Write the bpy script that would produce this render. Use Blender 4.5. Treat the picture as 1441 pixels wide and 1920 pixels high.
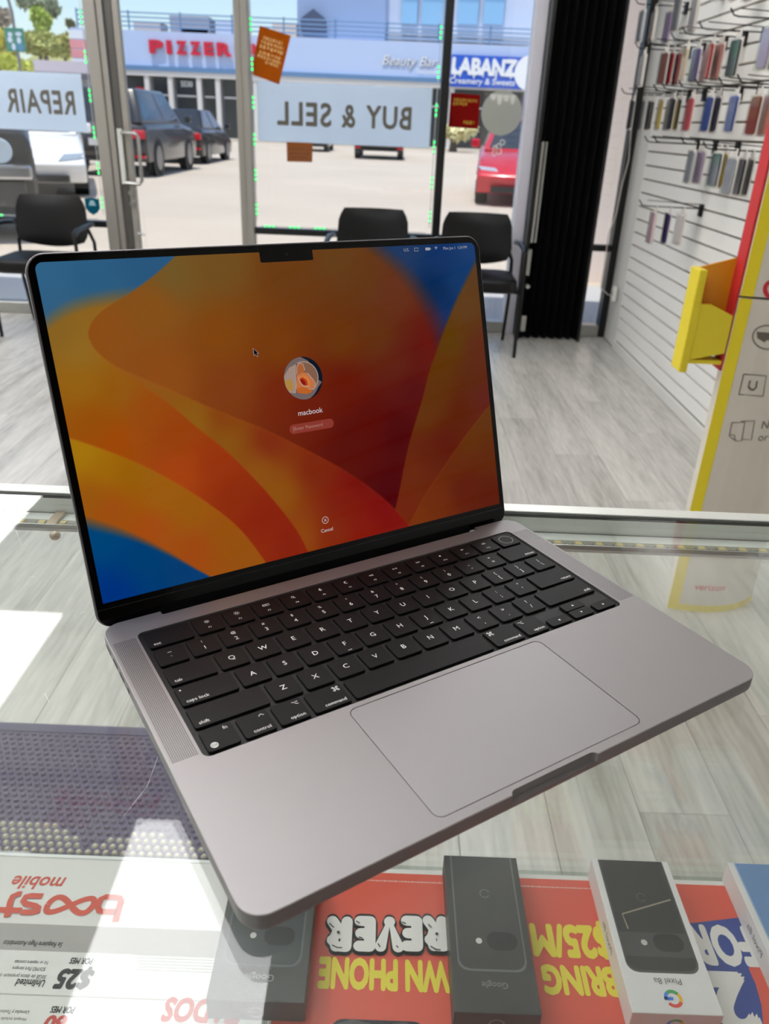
import bpy, bmesh, math, random
import numpy as np
from mathutils import Matrix, Vector
random.seed(11)
for o in list(bpy.data.objects): bpy.data.objects.remove(o)
SC = bpy.context.scene
COL = SC.collection

# ------------------------------------------------------------------ camera
FPX, IW, IH = 1467.26, 1441.0, 1920.0
RW = Matrix(((0.99918584, 0.01326591, 0.03810091),
             (0.04003426, -0.44288228, -0.89568552),
             (0.00499214, 0.89648162, -0.44305279)))      # world -> camera (x right, y down, z forward)
G = 0.97                                                   # counter glass height
CAMZ = 1.2536
CAM = Vector((0, 0, CAMZ))
cd = bpy.data.cameras.new('camera'); cam = bpy.data.objects.new('camera', cd); COL.objects.link(cam)
rot = Matrix((RW[0], -RW[1], -RW[2])).transposed()
cam.matrix_world = Matrix.Translation(CAM) @ rot.to_4x4()
cd.sensor_fit = 'VERTICAL'; cd.sensor_height = 36.0; cd.lens = 36.0 * FPX / IH
cd.clip_start = 0.02; cd.clip_end = 500
cd.dof.use_dof = True; cd.dof.focus_distance = 0.53; cd.dof.aperture_fstop = 13.0; cd.dof.aperture_blades = 0
SC.camera = cam

# ------------------------------------------------------------------ sky, sun, exposure
W = bpy.data.worlds.new('sky'); SC.world = W; W.use_nodes = True
nt = W.node_tree; nt.nodes.clear()
sky = nt.nodes.new('ShaderNodeTexSky'); sky.sky_type = 'NISHITA'; sky.sun_disc = False
SUN_EL = math.radians(76)
sky.sun_elevation = SUN_EL; sky.sun_rotation = math.radians(180); sky.air_density = 1.0; sky.dust_density = 1.2; sky.ozone_density = 1.5
bg = nt.nodes.new('ShaderNodeBackground'); bg.inputs[1].default_value = 0.16
wo = nt.nodes.new('ShaderNodeOutputWorld')
nt.links.new(sky.outputs[0], bg.inputs[0]); nt.links.new(bg.outputs[0], wo.inputs[0])
sd = bpy.data.lights.new('sun', 'SUN'); sd.energy = 3.2; sd.angle = math.radians(0.6); sd.color = (1.0, 0.95, 0.87)
sun = bpy.data.objects.new('sun', sd); COL.objects.link(sun)
sdir = Vector((0.10, math.cos(SUN_EL), -math.sin(SUN_EL)))
sun.rotation_euler = sdir.to_track_quat('-Z', 'Y').to_euler()
sun.location = (0, -5, 30)
vs = SC.view_settings
EXPO = 0.40
vs.view_transform = 'Standard'; vs.look = 'None'; vs.gamma = 1.0; vs.exposure = EXPO; vs.use_curve_mapping = False
LIGHT_PANEL = 8.2                                          # radiance of the ceiling light panels

# ------------------------------------------------------------------ helpers
def ray(px, py):
    return RW.transposed() @ Vector(((px - IW / 2) / FPX, (py - IH / 2) / FPX, 1.0))
def at_y(px, py, y):
    d = ray(px, py); return CAM + d * (y / d.y)
def at_z(px, py, z):
    d = ray(px, py); return CAM + d * ((z - CAMZ) / d.z)
def at_x(px, py, x):
    d = ray(px, py); return CAM + d * (x / d.x)
def lin(c):
    c = c / 255.0
    return c / 12.92 if c <= 0.04045 else ((c + 0.055) / 1.055) ** 2.4
def L3(rgb): return tuple(lin(c) for c in rgb)

_m = {}
def mat(name, rgb, rough=0.5, metal=0.0, var=0.0, vscale=12.0, bump=0.0, bscale=200.0, coat=0.0, spec=0.5, emit=0.0, sheen=0.0, objvar=0.0):
    """procedural principled material: noise varies colour (var), roughness and relief (bump)"""
    if name in _m: return _m[name]
    m = bpy.data.materials.new(name); m.use_nodes = True; _m[name] = m
    t = m.node_tree; b = t.nodes['Principled BSDF']
    c = (*L3(rgb), 1)
    b.inputs['Roughness'].default_value = rough; b.inputs['Metallic'].default_value = metal
    b.inputs['Coat Weight'].default_value = coat; b.inputs['Coat Roughness'].default_value = 0.08
    b.inputs['Specular IOR Level'].default_value = spec
    b.inputs['Base Color'].default_value = c
    tc = t.nodes.new('ShaderNodeTexCoord')
    if var > 0 or objvar > 0:
        n = t.nodes.new('ShaderNodeTexNoise'); n.inputs['Scale'].default_value = vscale; n.inputs['Detail'].default_value = 5
        t.links.new(tc.outputs['Object'], n.inputs['Vector'])
        h = t.nodes.new('ShaderNodeHueSaturation'); h.inputs['Color'].default_value = c
        mr = t.nodes.new('ShaderNodeMapRange'); mr.inputs['To Min'].default_value = 1 - var; mr.inputs['To Max'].default_value = 1 + var
        t.links.new(n.outputs['Fac'], mr.inputs['Value'])
        last = mr.outputs[0]
        if objvar > 0:
            oi = t.nodes.new('ShaderNodeObjectInfo'); m2 = t.nodes.new('ShaderNodeMapRange')
            m2.inputs['To Min'].default_value = 1 - objvar; m2.inputs['To Max'].default_value = 1 + objvar
            t.links.new(oi.outputs['Random'], m2.inputs['Value'])
            mu = t.nodes.new('ShaderNodeMath'); mu.operation = 'MULTIPLY'
            t.links.new(last, mu.inputs[0]); t.links.new(m2.outputs[0], mu.inputs[1]); last = mu.outputs[0]
        t.links.new(last, h.inputs['Value']); t.links.new(h.outputs[0], b.inputs['Base Color'])
    if bump > 0:
        n2 = t.nodes.new('ShaderNodeTexNoise'); n2.inputs['Scale'].default_value = bscale; n2.inputs['Detail'].default_value = 3
        t.links.new(tc.outputs['Object'], n2.inputs['Vector'])
        bp = t.nodes.new('ShaderNodeBump'); bp.inputs['Strength'].default_value = bump; bp.inputs['Distance'].default_value = 0.001
        t.links.new(n2.outputs['Fac'], bp.inputs['Height']); t.links.new(bp.outputs[0], b.inputs['Normal'])
    if emit > 0:
        b.inputs['Emission Color'].default_value = c; b.inputs['Emission Strength'].default_value = emit
    return m
def glass(name, tint=(0.97, 0.985, 0.975), f0=0.04, rough=0.0, dust=0.0):
    """thin architectural glass: clear body, Schlick reflection, optional film of dust"""
    if name in _m: return _m[name]
    m = bpy.data.materials.new(name); m.use_nodes = True; _m[name] = m
    t = m.node_tree; t.nodes.clear()
    o = t.nodes.new('ShaderNodeOutputMaterial'); mix = t.nodes.new('ShaderNodeMixShader')
    tr = t.nodes.new('ShaderNodeBsdfTransparent'); tr.inputs[0].default_value = (*tint, 1)
    gl = t.nodes.new('ShaderNodeBsdfGlossy'); gl.inputs['Roughness'].default_value = rough; gl.inputs['Color'].default_value = (1, 1, 1, 1)
    lw = t.nodes.new('ShaderNodeLayerWeight'); lw.inputs[0].default_value = 0.5
    pw = t.nodes.new('ShaderNodeMath'); pw.operation = 'POWER'; pw.inputs[1].default_value = 5.0
    mr = t.nodes.new('ShaderNodeMapRange'); mr.inputs['To Min'].default_value = f0; mr.inputs['To Max'].default_value = 1.0
    t.links.new(lw.outputs['Facing'], pw.inputs[0]); t.links.new(pw.outputs[0], mr.inputs['Value'])
    t.links.new(mr.outputs[0], mix.inputs[0]); t.links.new(tr.outputs[0], mix.inputs[1]); t.links.new(gl.outputs[0], mix.inputs[2])
    last = mix.outputs[0]
    if dust > 0:
        tc = t.nodes.new('ShaderNodeTexCoord'); n = t.nodes.new('ShaderNodeTexNoise'); n.inputs['Scale'].default_value = 9; n.inputs['Detail'].default_value = 8
        t.links.new(tc.outputs['Object'], n.inputs['Vector'])
        r2 = t.nodes.new('ShaderNodeMapRange'); r2.inputs['From Min'].default_value = 0.35; r2.inputs['From Max'].default_value = 0.75
        r2.inputs['To Min'].default_value = dust * 0.3; r2.inputs['To Max'].default_value = dust
        t.links.new(n.outputs['Fac'], r2.inputs['Value'])
        df = t.nodes.new('ShaderNodeBsdfDiffuse'); df.inputs[0].default_value = (0.8, 0.8, 0.78, 1)
        m2 = t.nodes.new('ShaderNodeMixShader'); t.links.new(r2.outputs[0], m2.inputs[0]); t.links.new(last, m2.inputs[1]); t.links.new(df.outputs[0], m2.inputs[2]); last = m2.outputs[0]
    t.links.new(last, o.inputs[0])
    return m
def emission(name, rgb, strength=1.0):
    if name in _m: return _m[name]
    m = bpy.data.materials.new(name); m.use_nodes = True; _m[name] = m
    t = m.node_tree; t.nodes.clear(); o = t.nodes.new('ShaderNodeOutputMaterial'); e = t.nodes.new('ShaderNodeEmission')
    e.inputs[0].default_value = (*L3(rgb), 1); e.inputs[1].default_value = strength; t.links.new(e.outputs[0], o.inputs[0])
    return m

I4 = Matrix.Identity(4)
class MB:
    """collects geometry; build() links it as ONE mesh object"""
    def __init__(s): s.v = []; s.f = []
    def add(s, vs, fs, M=I4):
        k = len(s.v); s.v += [tuple(M @ Vector(v)) for v in vs]; s.f += [tuple(i + k for i in f) for f in fs]; return s
    def box(s, a, b, M=I4):
        (x0, y0, z0), (x1, y1, z1) = a, b
        x0, x1 = min(x0, x1), max(x0, x1); y0, y1 = min(y0, y1), max(y0, y1); z0, z1 = min(z0, z1), max(z0, z1)
        vs = [(x0, y0, z0), (x1, y0, z0), (x1, y1, z0), (x0, y1, z0), (x0, y0, z1), (x1, y0, z1), (x1, y1, z1), (x0, y1, z1)]
        return s.add(vs, [(0, 3, 2, 1), (4, 5, 6, 7), (0, 1, 5, 4), (1, 2, 6, 5), (2, 3, 7, 6), (3, 0, 4, 7)], M)
    def prism(s, poly, z0, z1, M=I4):
        n = len(poly)
        ar = sum(poly[i][0] * poly[(i + 1) % n][1] - poly[(i + 1) % n][0] * poly[i][1] for i in range(n))
        if ar < 0: poly = poly[::-1]
        vs = [(x, y, z0) for x, y in poly] + [(x, y, z1) for x, y in poly]
        fs = [tuple(range(n - 1, -1, -1)), tuple(range(n, 2 * n))] + [(i, (i + 1) % n, n + (i + 1) % n, n + i) for i in range(n)]
        return s.add(vs, fs, M)
    def cyl(s, p0, p1, r, n=10, r2=None, cap=True):
        p0, p1 = Vector(p0), Vector(p1); d = (p1 - p0).normalized(); r2 = r if r2 is None else r2
        a = d.orthogonal().normalized(); b = d.cross(a)
        vs = [tuple(p0 + (a * math.cos(2 * math.pi * i / n) + b * math.sin(2 * math.pi * i / n)) * r) for i in range(n)] + \
             [tuple(p1 + (a * math.cos(2 * math.pi * i / n) + b * math.sin(2 * math.pi * i / n)) * r2) for i in range(n)]
        fs = [(i, (i + 1) % n, n + (i + 1) % n, n + i) for i in range(n)]
        if cap: fs += [tuple(range(n - 1, -1, -1)), tuple(range(n, 2 * n))]
        return s.add(vs, fs)
    def tube(s, pts, r, n=8):
        pts = [Vector(p) for p in pts]; rings = []; ref = None
        for i, p in enumerate(pts):
            d = (pts[min(i + 1, len(pts) - 1)] - pts[max(i - 1, 0)]).normalized()
            a = d.orthogonal().normalized() if ref is None else (ref - d * ref.dot(d)).normalized()
            ref = a; b = d.cross(a)
            rings.append([tuple(p + (a * math.cos(2 * math.pi * k / n) + b * math.sin(2 * math.pi * k / n)) * r) for k in range(n)])
        vs = [v for rg in rings for v in rg]; fs = []
        for i in range(len(pts) - 1):
            for k in range(n): fs.append((i * n + k, i * n + (k + 1) % n, (i + 1) * n + (k + 1) % n, (i + 1) * n + k))
        fs += [tuple(range(n - 1, -1, -1)), tuple(range((len(pts) - 1) * n, len(pts) * n))]
        return s.add(vs, fs)
    def stroke(s, pts, w, M=I4, closed=False, z=0.0):
        """flat ribbon of width w along a 2-D polyline"""
        P = [Vector((p[0], p[1])) for p in pts]; n = len(P); vs = []; fs = []
        for i in range(n):
            a = P[(i - 1) % n] if (closed or i > 0) else P[i]; b = P[(i + 1) % n] if (closed or i < n - 1) else P[i]
            d = (b - a); d = d.normalized() if d.length > 1e-12 else Vector((1, 0)); q = Vector((-d.y, d.x)) * (w / 2)
            vs += [(P[i].x + q.x, P[i].y + q.y, z), (P[i].x - q.x, P[i].y - q.y, z)]
        for i in range(n if closed else n - 1):
            j = (i + 1) % n; fs.append((2 * i, 2 * i + 1, 2 * j + 1, 2 * j))
        return s.add(vs, fs, M)
    def poly(s, pts, M=I4, z=0.0):
        return s.add([(p[0], p[1], z) if len(p) == 2 else p for p in pts], [tuple(range(len(pts)))], M)
    def sphere(s, c, r, n=10, m=6):
        c = Vector(c); r = r if hasattr(r, '__len__') else (r, r, r); vs = []; fs = []
        for i in range(m + 1):
            th = math.pi * i / m
            for k in range(n):
                ph = 2 * math.pi * k / n
                vs.append((c.x + r[0] * math.sin(th) * math.cos(ph), c.y + r[1] * math.sin(th) * math.sin(ph), c.z + r[2] * math.cos(th)))
        for i in range(m):
            for k in range(n): fs.append((i * n + k, (i + 1) * n + k, (i + 1) * n + (k + 1) % n, i * n + (k + 1) % n))
        return s.add(vs, fs)
    def text(s, body, size, M=I4, align='CENTER', off=0.0, shear=0.0, sx=1.0, z=0.0, res=3, mirror=False, spacing=1.0):
        vs, fs = text_geo(body, size, align, off, shear, res, spacing)
        k = -1 if mirror else 1
        return s.add([(x * sx * k, y, z) for x, y in vs], fs, M)
    def build(s, name, m, parent=None, bevel=0.0, seg=2, smooth=False, angle=30):
        me = bpy.data.meshes.new(name); me.from_pydata(s.v, [], s.f); me.update()
        if bevel > 0:
            bm = bmesh.new(); bm.from_mesh(me); bmesh.ops.remove_doubles(bm, verts=bm.verts, dist=1e-7)
            es = [e for e in bm.edges if len(e.link_faces) == 2 and e.calc_face_angle(0) > math.radians(angle)]
            bmesh.ops.bevel(bm, geom=es, offset=bevel, segments=seg, profile=0.5, affect='EDGES', clamp_overlap=True)
            bm.to_mesh(me); bm.free()
        if smooth:
            me.shade_smooth(); 
            try: me.set_sharp_from_angle(angle=math.radians(40))
            except Exception: pass
        return link(name, me, m, parent)
def link(name, me, m, parent=None):
    o = bpy.data.objects.new(name, me); COL.objects.link(o)
    if m is not None:
        if len(me.materials) == 0: me.materials.append(m)
    if parent is not None: o.parent = parent
    return o
_tg = {}
def text_geo(body, size, align, off, shear, res, spacing):
    key = (body, align, off, shear, res, spacing)
    if key not in _tg:
        c = bpy.data.curves.new('lettering', 'FONT'); c.body = body; c.size = 1.0; c.align_x = align; c.align_y = 'CENTER'
        c.offset = off; c.shear = shear; c.resolution_u = res; c.space_character = spacing; c.fill_mode = 'FRONT'
        o = bpy.data.objects.new('lettering', c); COL.objects.link(o)
        me = bpy.data.meshes.new_from_object(o)
        _tg[key] = ([(v.co.x, v.co.y) for v in me.vertices], [tuple(p.vertices) for p in me.polygons])
        bpy.data.objects.remove(o); bpy.data.curves.remove(c); bpy.data.meshes.remove(me)
    vs, fs = _tg[key]
    return [(x * size, y * size) for x, y in vs], fs
def bold_geo(body, off, shear, sp, res=3):
    """lettering normalised to the unit box, thickened by stacked stamps of itself; returns (x, y, layer) verts"""
    vs, fs = text_geo(body, 1.0, 'CENTER', 0.0, shear, res, sp)
    st = [(0.0, 0.0)] + ([(off * math.cos(math.pi / 4 * k), off * math.sin(math.pi / 4 * k)) for k in range(8)] if off > 0.004 else [])
    V, F = [], []
    for k, (dx, dy) in enumerate(st):
        b = len(V); V += [(x + dx, y + dy, k) for x, y in vs]; F += [tuple(i + b for i in f) for f in fs]
    xs = [v[0] for v in V]; ys = [v[1] for v in V]; lx, hx, ly, hy = min(xs), max(xs), min(ys), max(ys)
    return [((x - lx) / (hx - lx), (y - ly) / (hy - ly), k) for x, y, k in V], F
def frame(o, xd, yd):
    """matrix with local x, y along the given world directions and origin o"""
    xd, yd = Vector(xd), Vector(yd); zd = xd.cross(yd)
    M = Matrix((xd, yd, zd)).transposed().to_4x4(); M.translation = Vector(o); return M
def rrect(w, h, r, n=4, cx=0.0, cy=0.0):
    pts = []
    for sx, sy, a0 in ((1, 1, 0), (-1, 1, 90), (-1, -1, 180), (1, -1, 270)):
        for k in range(n + 1):
            a = math.radians(a0 + 90 * k / n); pts.append((cx + sx * (w / 2 - r) + r * math.cos(a), cy + sy * (h / 2 - r) + r * math.sin(a)))
    return pts
def arc(cx, cy, r, a0, a1, n=16, ry=None):
    ry = r if ry is None else ry
    return [(cx + r * math.cos(math.radians(a0 + (a1 - a0) * i / n)), cy + ry * math.sin(math.radians(a0 + (a1 - a0) * i / n))) for i in range(n + 1)]
def tag(o, label=None, cat=None, group=None, kind=None):
    if label: o['label'] = label
    if cat: o['category'] = cat
    if group: o['group'] = group
    if kind: o['kind'] = kind
    return o
def empty(name, loc=(0, 0, 0), rz=0.0, label=None, cat=None, group=None, kind=None):
    o = bpy.data.objects.new(name, None); COL.objects.link(o); o.location = loc; o.rotation_euler = (0, 0, rz); o.empty_display_size = 0.05
    return tag(o, label, cat, group, kind)
def copy_tree(o, parent=None):
    c = o.copy(); COL.objects.link(c); c.parent = parent
    for ch in [x for x in bpy.data.objects if x.parent == o]: copy_tree(ch, c)
    return c
def bool_cut(ob, cutters):
    """subtract the cutter objects from ob and bake the result"""
    for c in cutters:
        md = ob.modifiers.new('cut', 'BOOLEAN'); md.operation = 'DIFFERENCE'; md.solver = 'EXACT'; md.object = c
    dg = bpy.context.evaluated_depsgraph_get(); dg.update()
    me = bpy.data.meshes.new_from_object(ob.evaluated_get(dg)); ob.modifiers.clear()
    old = ob.data; ob.data = me; bpy.data.meshes.remove(old)
    for c in cutters: bpy.data.objects.remove(c)

# ------------------------------------------------------------------ shared materials
M_ALU = mat('brushed_aluminium', (176, 176, 172), 0.32, 0.9, 0.05, 30)
M_ALU_W = mat('satin_white_aluminium', (226, 228, 222), 0.35, 0.35, 0.04, 30)
M_BLACKFRAME = mat('black_frame_paint', (14, 14, 16), 0.4, 0.0, 0.1, 10)
M_WHITE = mat('white_paint', (226, 224, 218), 0.55, 0.0, 0.03, 4)
M_PLASTICBLACK = mat('black_plastic', (16, 16, 18), 0.45, 0.0, 0.1, 30)
M_VINYL = mat('black_vinyl', (9, 9, 10), 0.45, 0.0, 0.12, 14, 0.15, 400, spec=0.3)
M_PAPER = mat('white_paper', (233, 231, 227), 0.6, 0, 0.015, 6)
M_INK = mat('black_ink', (28, 28, 30), 0.6)
M_GLASS = glass('window_glass', (0.97, 0.985, 0.98))
# ================================================================== the room
YF = 5.44                                                   # storefront plane
XR = 1.48                                                   # slat wall face
def struct(o): o['kind'] = 'structure'; return o

# floor of grey wood-look planks
def wood_mat():
    m = bpy.data.materials.new('grey_wood_laminate'); m.use_nodes = True
    t = m.node_tree; b = t.nodes['Principled BSDF']
    g = t.nodes.new('ShaderNodeNewGeometry'); oi = t.nodes.new('ShaderNodeObjectInfo')
    mp = t.nodes.new('ShaderNodeMapping'); mp.inputs['Scale'].default_value = (1, 0.09, 1)
    cb = t.nodes.new('ShaderNodeCombineXYZ'); mu = t.nodes.new('ShaderNodeMath'); mu.operation = 'MULTIPLY'; mu.inputs[1].default_value = 57.0
    t.links.new(oi.outputs['Random'], mu.inputs[0]); t.links.new(mu.outputs[0], cb.inputs[2]); t.links.new(mu.outputs[0], cb.inputs[1])
    ad = t.nodes.new('ShaderNodeVectorMath'); ad.operation = 'ADD'
    t.links.new(g.outputs['Position'], mp.inputs['Vector']); t.links.new(mp.outputs[0], ad.inputs[0]); t.links.new(cb.outputs[0], ad.inputs[1])
    n1 = t.nodes.new('ShaderNodeTexNoise'); n1.inputs['Scale'].default_value = 9; n1.inputs['Detail'].default_value = 4; n1.inputs['Distortion'].default_value = 0.9
    n2 = t.nodes.new('ShaderNodeTexNoise'); n2.inputs['Scale'].default_value = 85; n2.inputs['Detail'].default_value = 6
    t.links.new(ad.outputs[0], n1.inputs['Vector']); t.links.new(ad.outputs[0], n2.inputs['Vector'])
    rp = t.nodes.new('ShaderNodeValToRGB'); e = rp.color_ramp.elements
    e[0].position = 0.30; e[0].color = (*L3((160, 157, 149)), 1); e[1].position = 0.72; e[1].color = (*L3((216, 213, 206)), 1)
    k = e.new(0.5); k.color = (*L3((193, 190, 182)), 1)
    mx = t.nodes.new('ShaderNodeMix'); mx.data_type = 'FLOAT'; mx.inputs[0].default_value = 0.45
    t.links.new(n1.outputs['Fac'], mx.inputs[2]); t.links.new(n2.outputs['Fac'], mx.inputs[3]); t.links.new(mx.outputs[0], rp.inputs[0])
    hs = t.nodes.new('ShaderNodeHueSaturation'); mr = t.nodes.new('ShaderNodeMapRange'); mr.inputs['To Min'].default_value = 0.92; mr.inputs['To Max'].default_value = 1.05
    wn = t.nodes.new('ShaderNodeTexWhiteNoise'); wn.noise_dimensions = '1D'; t.links.new(mu.outputs[0], wn.inputs['W'])
    t.links.new(wn.outputs['Value'], mr.inputs['Value']); t.links.new(mr.outputs[0], hs.inputs['Value']); t.links.new(rp.outputs[0], hs.inputs['Color'])
    t.links.new(hs.outputs[0], b.inputs['Base Color']); b.inputs['Roughness'].default_value = 0.27
    bp = t.nodes.new('ShaderNodeBump'); bp.inputs['Strength'].default_value = 0.15; bp.inputs['Distance'].default_value = 0.001
    t.links.new(n2.outputs['Fac'], bp.inputs['Height']); t.links.new(bp.outputs[0], b.inputs['Normal'])
    return m
M_WOOD = wood_mat()
fl = struct(MB().box((-4.4, -2.6, -0.12), (XR + 0.02, YF + 0.06, -0.006)).build('floor', mat('floor_joint', (96, 90, 82), 0.6, 0, 0.05, 8)))
PW, PL = 0.19, 1.22
_pl = {}
x = -4.38; col = 0
while x < XR - 0.02:
    w = min(PW, XR - x) - 0.0014
    y = -0.5 - PL * ((col * 0.37) % 1.0)
    while y < YF - 0.02:
        y0, y1 = max(y, -0.5), min(y + PL, YF - 0.04)
        if y1 - y0 > 0.05:
            k = (round(w, 4), round(y1 - y0 - 0.0014, 3))
            if k not in _pl:
                mb = MB().box((0, 0, -0.006), (k[0], k[1], 0)); o = mb.build('plank', M_WOOD, fl); _pl[k] = o.data
            else: o = link('plank', _pl[k], None, fl)
            o.location = (x, y0, 0)
        y += PL
    x += PW; col += 1

struct(MB().box((-4.5, -2.6, 0), (-4.4, YF, 3.0)).build('wall_left', M_WHITE))
struct(MB().box((-4.5, -2.7, 0), (1.6, -2.6, 3.0)).build('wall_back', mat('grey_back_wall', (110, 108, 106), 0.7, 0, 0.04, 3)))
struct(MB().box((-4.5, -2.7, 3.0), (1.6, YF + 0.06, 3.06)).build('ceiling', mat('ceiling_board', (206, 205, 200), 0.8, 0, 0.03, 40)))
struct(MB().box((-4.7, -2.9, 3.06), (6.5, YF + 0.16, 3.26)).box((-4.7, YF + 0.04, 3.26), (6.5, YF + 0.16, 4.3)).build('roof', mat('roof_stucco', (190, 186, 178), 0.9, 0, 0.05, 5)))

# right wall: white slat wall boards with open grooves
wr = struct(MB().box((XR + 0.014, -2.6, 0), (1.6, YF, 3.0)).build('wall_right', mat('groove_board', (104, 90, 70), 0.8, 0, 0.06, 20)))
M_SLAT = mat('slatwall_melamine', (243, 241, 236), 0.42, 0, 0.02, 3)
z = 0.135 - 0.0745
sl = None
while z < 2.96:
    z1 = min(z + 0.0745 - 0.0085, 2.99)
    if sl is None:
        o = MB().box((0, 0, 0), (0.0155, 5.09 + 1.2, 0.066)).build('slat', M_SLAT, wr, 0.002, 1); sl = o.data
    else: o = link('slat', sl, None, wr)
    o.location = (XR, -1.2, z)
    z += 0.0745
struct(MB().box((XR + 0.008, 5.092, 0), (XR + 0.0138, YF - 0.03, 3.0)).build('trim_1', M_WHITE))
struct(MB().box((XR - 0.014, -1.2, 0), (XR - 0.0005, 5.09, 0.058)).build('baseboard_right', M_WHITE, None, 0.003, 1))

# ---- storefront
M_FRAME = mat('taupe_aluminium_frame', (158, 154, 146), 0.45, 0.3, 0.05, 12)
def bay(name, x0, x1, jambs, mframe, z_rail=0.60, label=None):
    w = empty(name, ((x0 + x1) / 2, YF, 0), kind='structure')
    T = Matrix.Translation((-(x0 + x1) / 2, -YF, 0))
    for a, b in jambs:
        MB().box((a, YF - 0.05, 0), (b, YF + 0.05, 2.75), T).build('jamb', mframe, w, 0.004, 1)
    MB().box((x0, YF - 0.035, z_rail - 0.02), (x1, YF + 0.035, z_rail + 0.018), T).build('rail', M_BLACKFRAME, w, 0.003, 1)
    MB().box((x0, YF - 0.045, 0.0), (x1, YF + 0.045, 0.075), T).build('bottom_sill', M_ALU, w, 0.004, 1)
    MB().box((x0, YF - 0.003, z_rail + 0.018), (x1, YF + 0.003, 2.75), T).build('pane', M_GLASS, w)
    MB().box((x0, YF - 0.003, 0.075), (x1, YF + 0.003, z_rail - 0.02), T).build('pane', M_GLASS, w)
    return w
bay('window_1', -3.4, -1.862, [(-3.46, -3.40), (-1.862, -1.79)], M_FRAME)
bay('window_2', -0.898, 0.262, [(-0.94, -0.898)], M_FRAME, 0.60)
bay('window_3', 0.312, 0.785, [(0.262, 0.312)], M_BLACKFRAME, 0.60)
bay('window_4', 1.30, 1.445, [(1.275, 1.30), (1.445, 1.505)], M_BLACKFRAME, 0.58)
struct(MB().box((0.785, YF - 0.06, 0), (0.86, YF + 0.06, 2.75)).build('trim_2', mat('white_jamb_paint', (224, 222, 232), 0.5, 0, 0.03, 6), None, 0.004, 1))
struct(MB().box((0.86, YF - 0.02, 0), (1.275, YF + 0.05, 2.75)).build('wall_pier', M_BLACKFRAME))
struct(MB().box((-4.5, YF - 0.06, 2.75), (1.6, YF + 0.06, 3.0)).build('wall_front', M_WHITE))
struct(MB().box((-4.5, YF - 0.06, 0), (-3.46, YF + 0.06, 2.75)).build('wall_front_side', M_WHITE))
# glass door with aluminium stiles
d = empty('door_1', (-1.35, YF, 0), kind='structure'); T = Matrix.Translation((1.35, -YF, 0))
MB().box((-1.785, YF - 0.04, 0), (-1.752, YF + 0.05, 2.75), T).build('jamb', M_FRAME, d)
MB().box((-1.742, YF - 0.03, 0.01), (-1.70, YF + 0.03, 2.6), T).build('stile', mat('dark_door_stile', (96, 94, 90), 0.4, 0.4, 0.05, 12), d, 0.003, 1)
MB().box((-1.70, YF - 0.025, 0.01), (-1.662, YF + 0.025, 2.6), T).build('stile', M_FRAME, d, 0.003, 1)
MB().box((-0.985, YF - 0.025, 0.01), (-0.944, YF + 0.025, 2.6), T).build('stile', M_FRAME, d, 0.003, 1)
MB().box((-1.662, YF - 0.025, 0.01), (-0.985, YF + 0.025, 0.24), T).build('bottom_rail', M_FRAME, d, 0.003, 1)
MB().box((-1.662, YF - 0.025, 2.5), (-0.985, YF + 0.025, 2.6), T).build('top_rail', M_FRAME, d, 0.003, 1)
MB().box((-1.662, YF - 0.003, 0.24), (-0.985, YF + 0.003, 2.5), T).build('pane', M_GLASS, d)
hz0, hz1 = 0.86, 1.15
MB().tube([Vector(p) + T.translation for p in [(-1.69, YF - 0.02, hz1), (-1.69, YF - 0.10, hz1), (-1.60, YF - 0.115, hz1), (-1.585, YF - 0.115, hz1 - 0.02), (-1.585, YF - 0.115, hz0 + 0.02), (-1.60, YF - 0.115, hz0), (-1.69, YF - 0.10, hz0), (-1.69, YF - 0.02, hz0)]], 0.011, 8).build('handle', M_ALU, d, smooth=True)
MB().box((-1.735, YF - 0.05, hz0 - 0.01), (-1.705, YF - 0.03, hz1 + 0.02), T).build('push_plate', M_ALU_W, d, 0.003, 1)
MB().cyl(Vector((-1.683, YF - 0.045, 0.80)) + T.translation, Vector((-1.683, YF - 0.02, 0.80)) + T.translation, 0.018, 14).build('lock_cylinder', M_ALU, d)
MB().cyl(Vector((-1.683, YF - 0.045, 0.735)) + T.translation, Vector((-1.683, YF - 0.02, 0.735)) + T.translation, 0.016, 14).build('lock_cylinder', M_ALU, d)
MB().tube([Vector((-1.655, YF - 0.03, 0.56)) + T.translation, Vector((-1.655, YF - 0.07, 0.555)) + T.translation, Vector((-1.61, YF - 0.075, 0.552)) + T.translation], 0.007, 6).build('door_hook', M_ALU, d)

# ceiling light panels: some known from reflections, the rest added to brighten the room
def ceiling_light(cx, cy, label):
    o = empty('ceiling_light', (cx, cy, 2.985), 0, label, 'ceiling light', 'lit panels in the ceiling')
    w, l = 0.60, 1.22
    mb = MB()
    for a, b in (((-w / 2, -l / 2), (w / 2, -l / 2 + 0.02)), ((-w / 2, l / 2 - 0.02), (w / 2, l / 2)), ((-w / 2, -l / 2), (-w / 2 + 0.02, l / 2)), ((w / 2 - 0.02, -l / 2), (w / 2, l / 2))):
        mb.box((a[0], a[1], -0.004), (b[0], b[1], 0.014))
    mb.build('frame', M_WHITE, o)
    MB().box((-w / 2 + 0.02, -l / 2 + 0.02, 0.0), (w / 2 - 0.02, l / 2 - 0.02, 0.010)).build('diffuser', emission('light_panel', (252, 251, 252), LIGHT_PANEL), o)
lab = 'flat rectangular ceiling light panel, some of the set added to brighten the shop'
for cx, cy in ((-0.56, 1.46), (-1.88, 2.75), (-2.53, 4.18), (-3.2, 1.2), (-1.88, 0.4), (-3.2, 2.9), (-3.85, 4.2), (0.75, 3.62), (-1.3, -1.3)):
    ceiling_light(cx, cy, lab)

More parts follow.
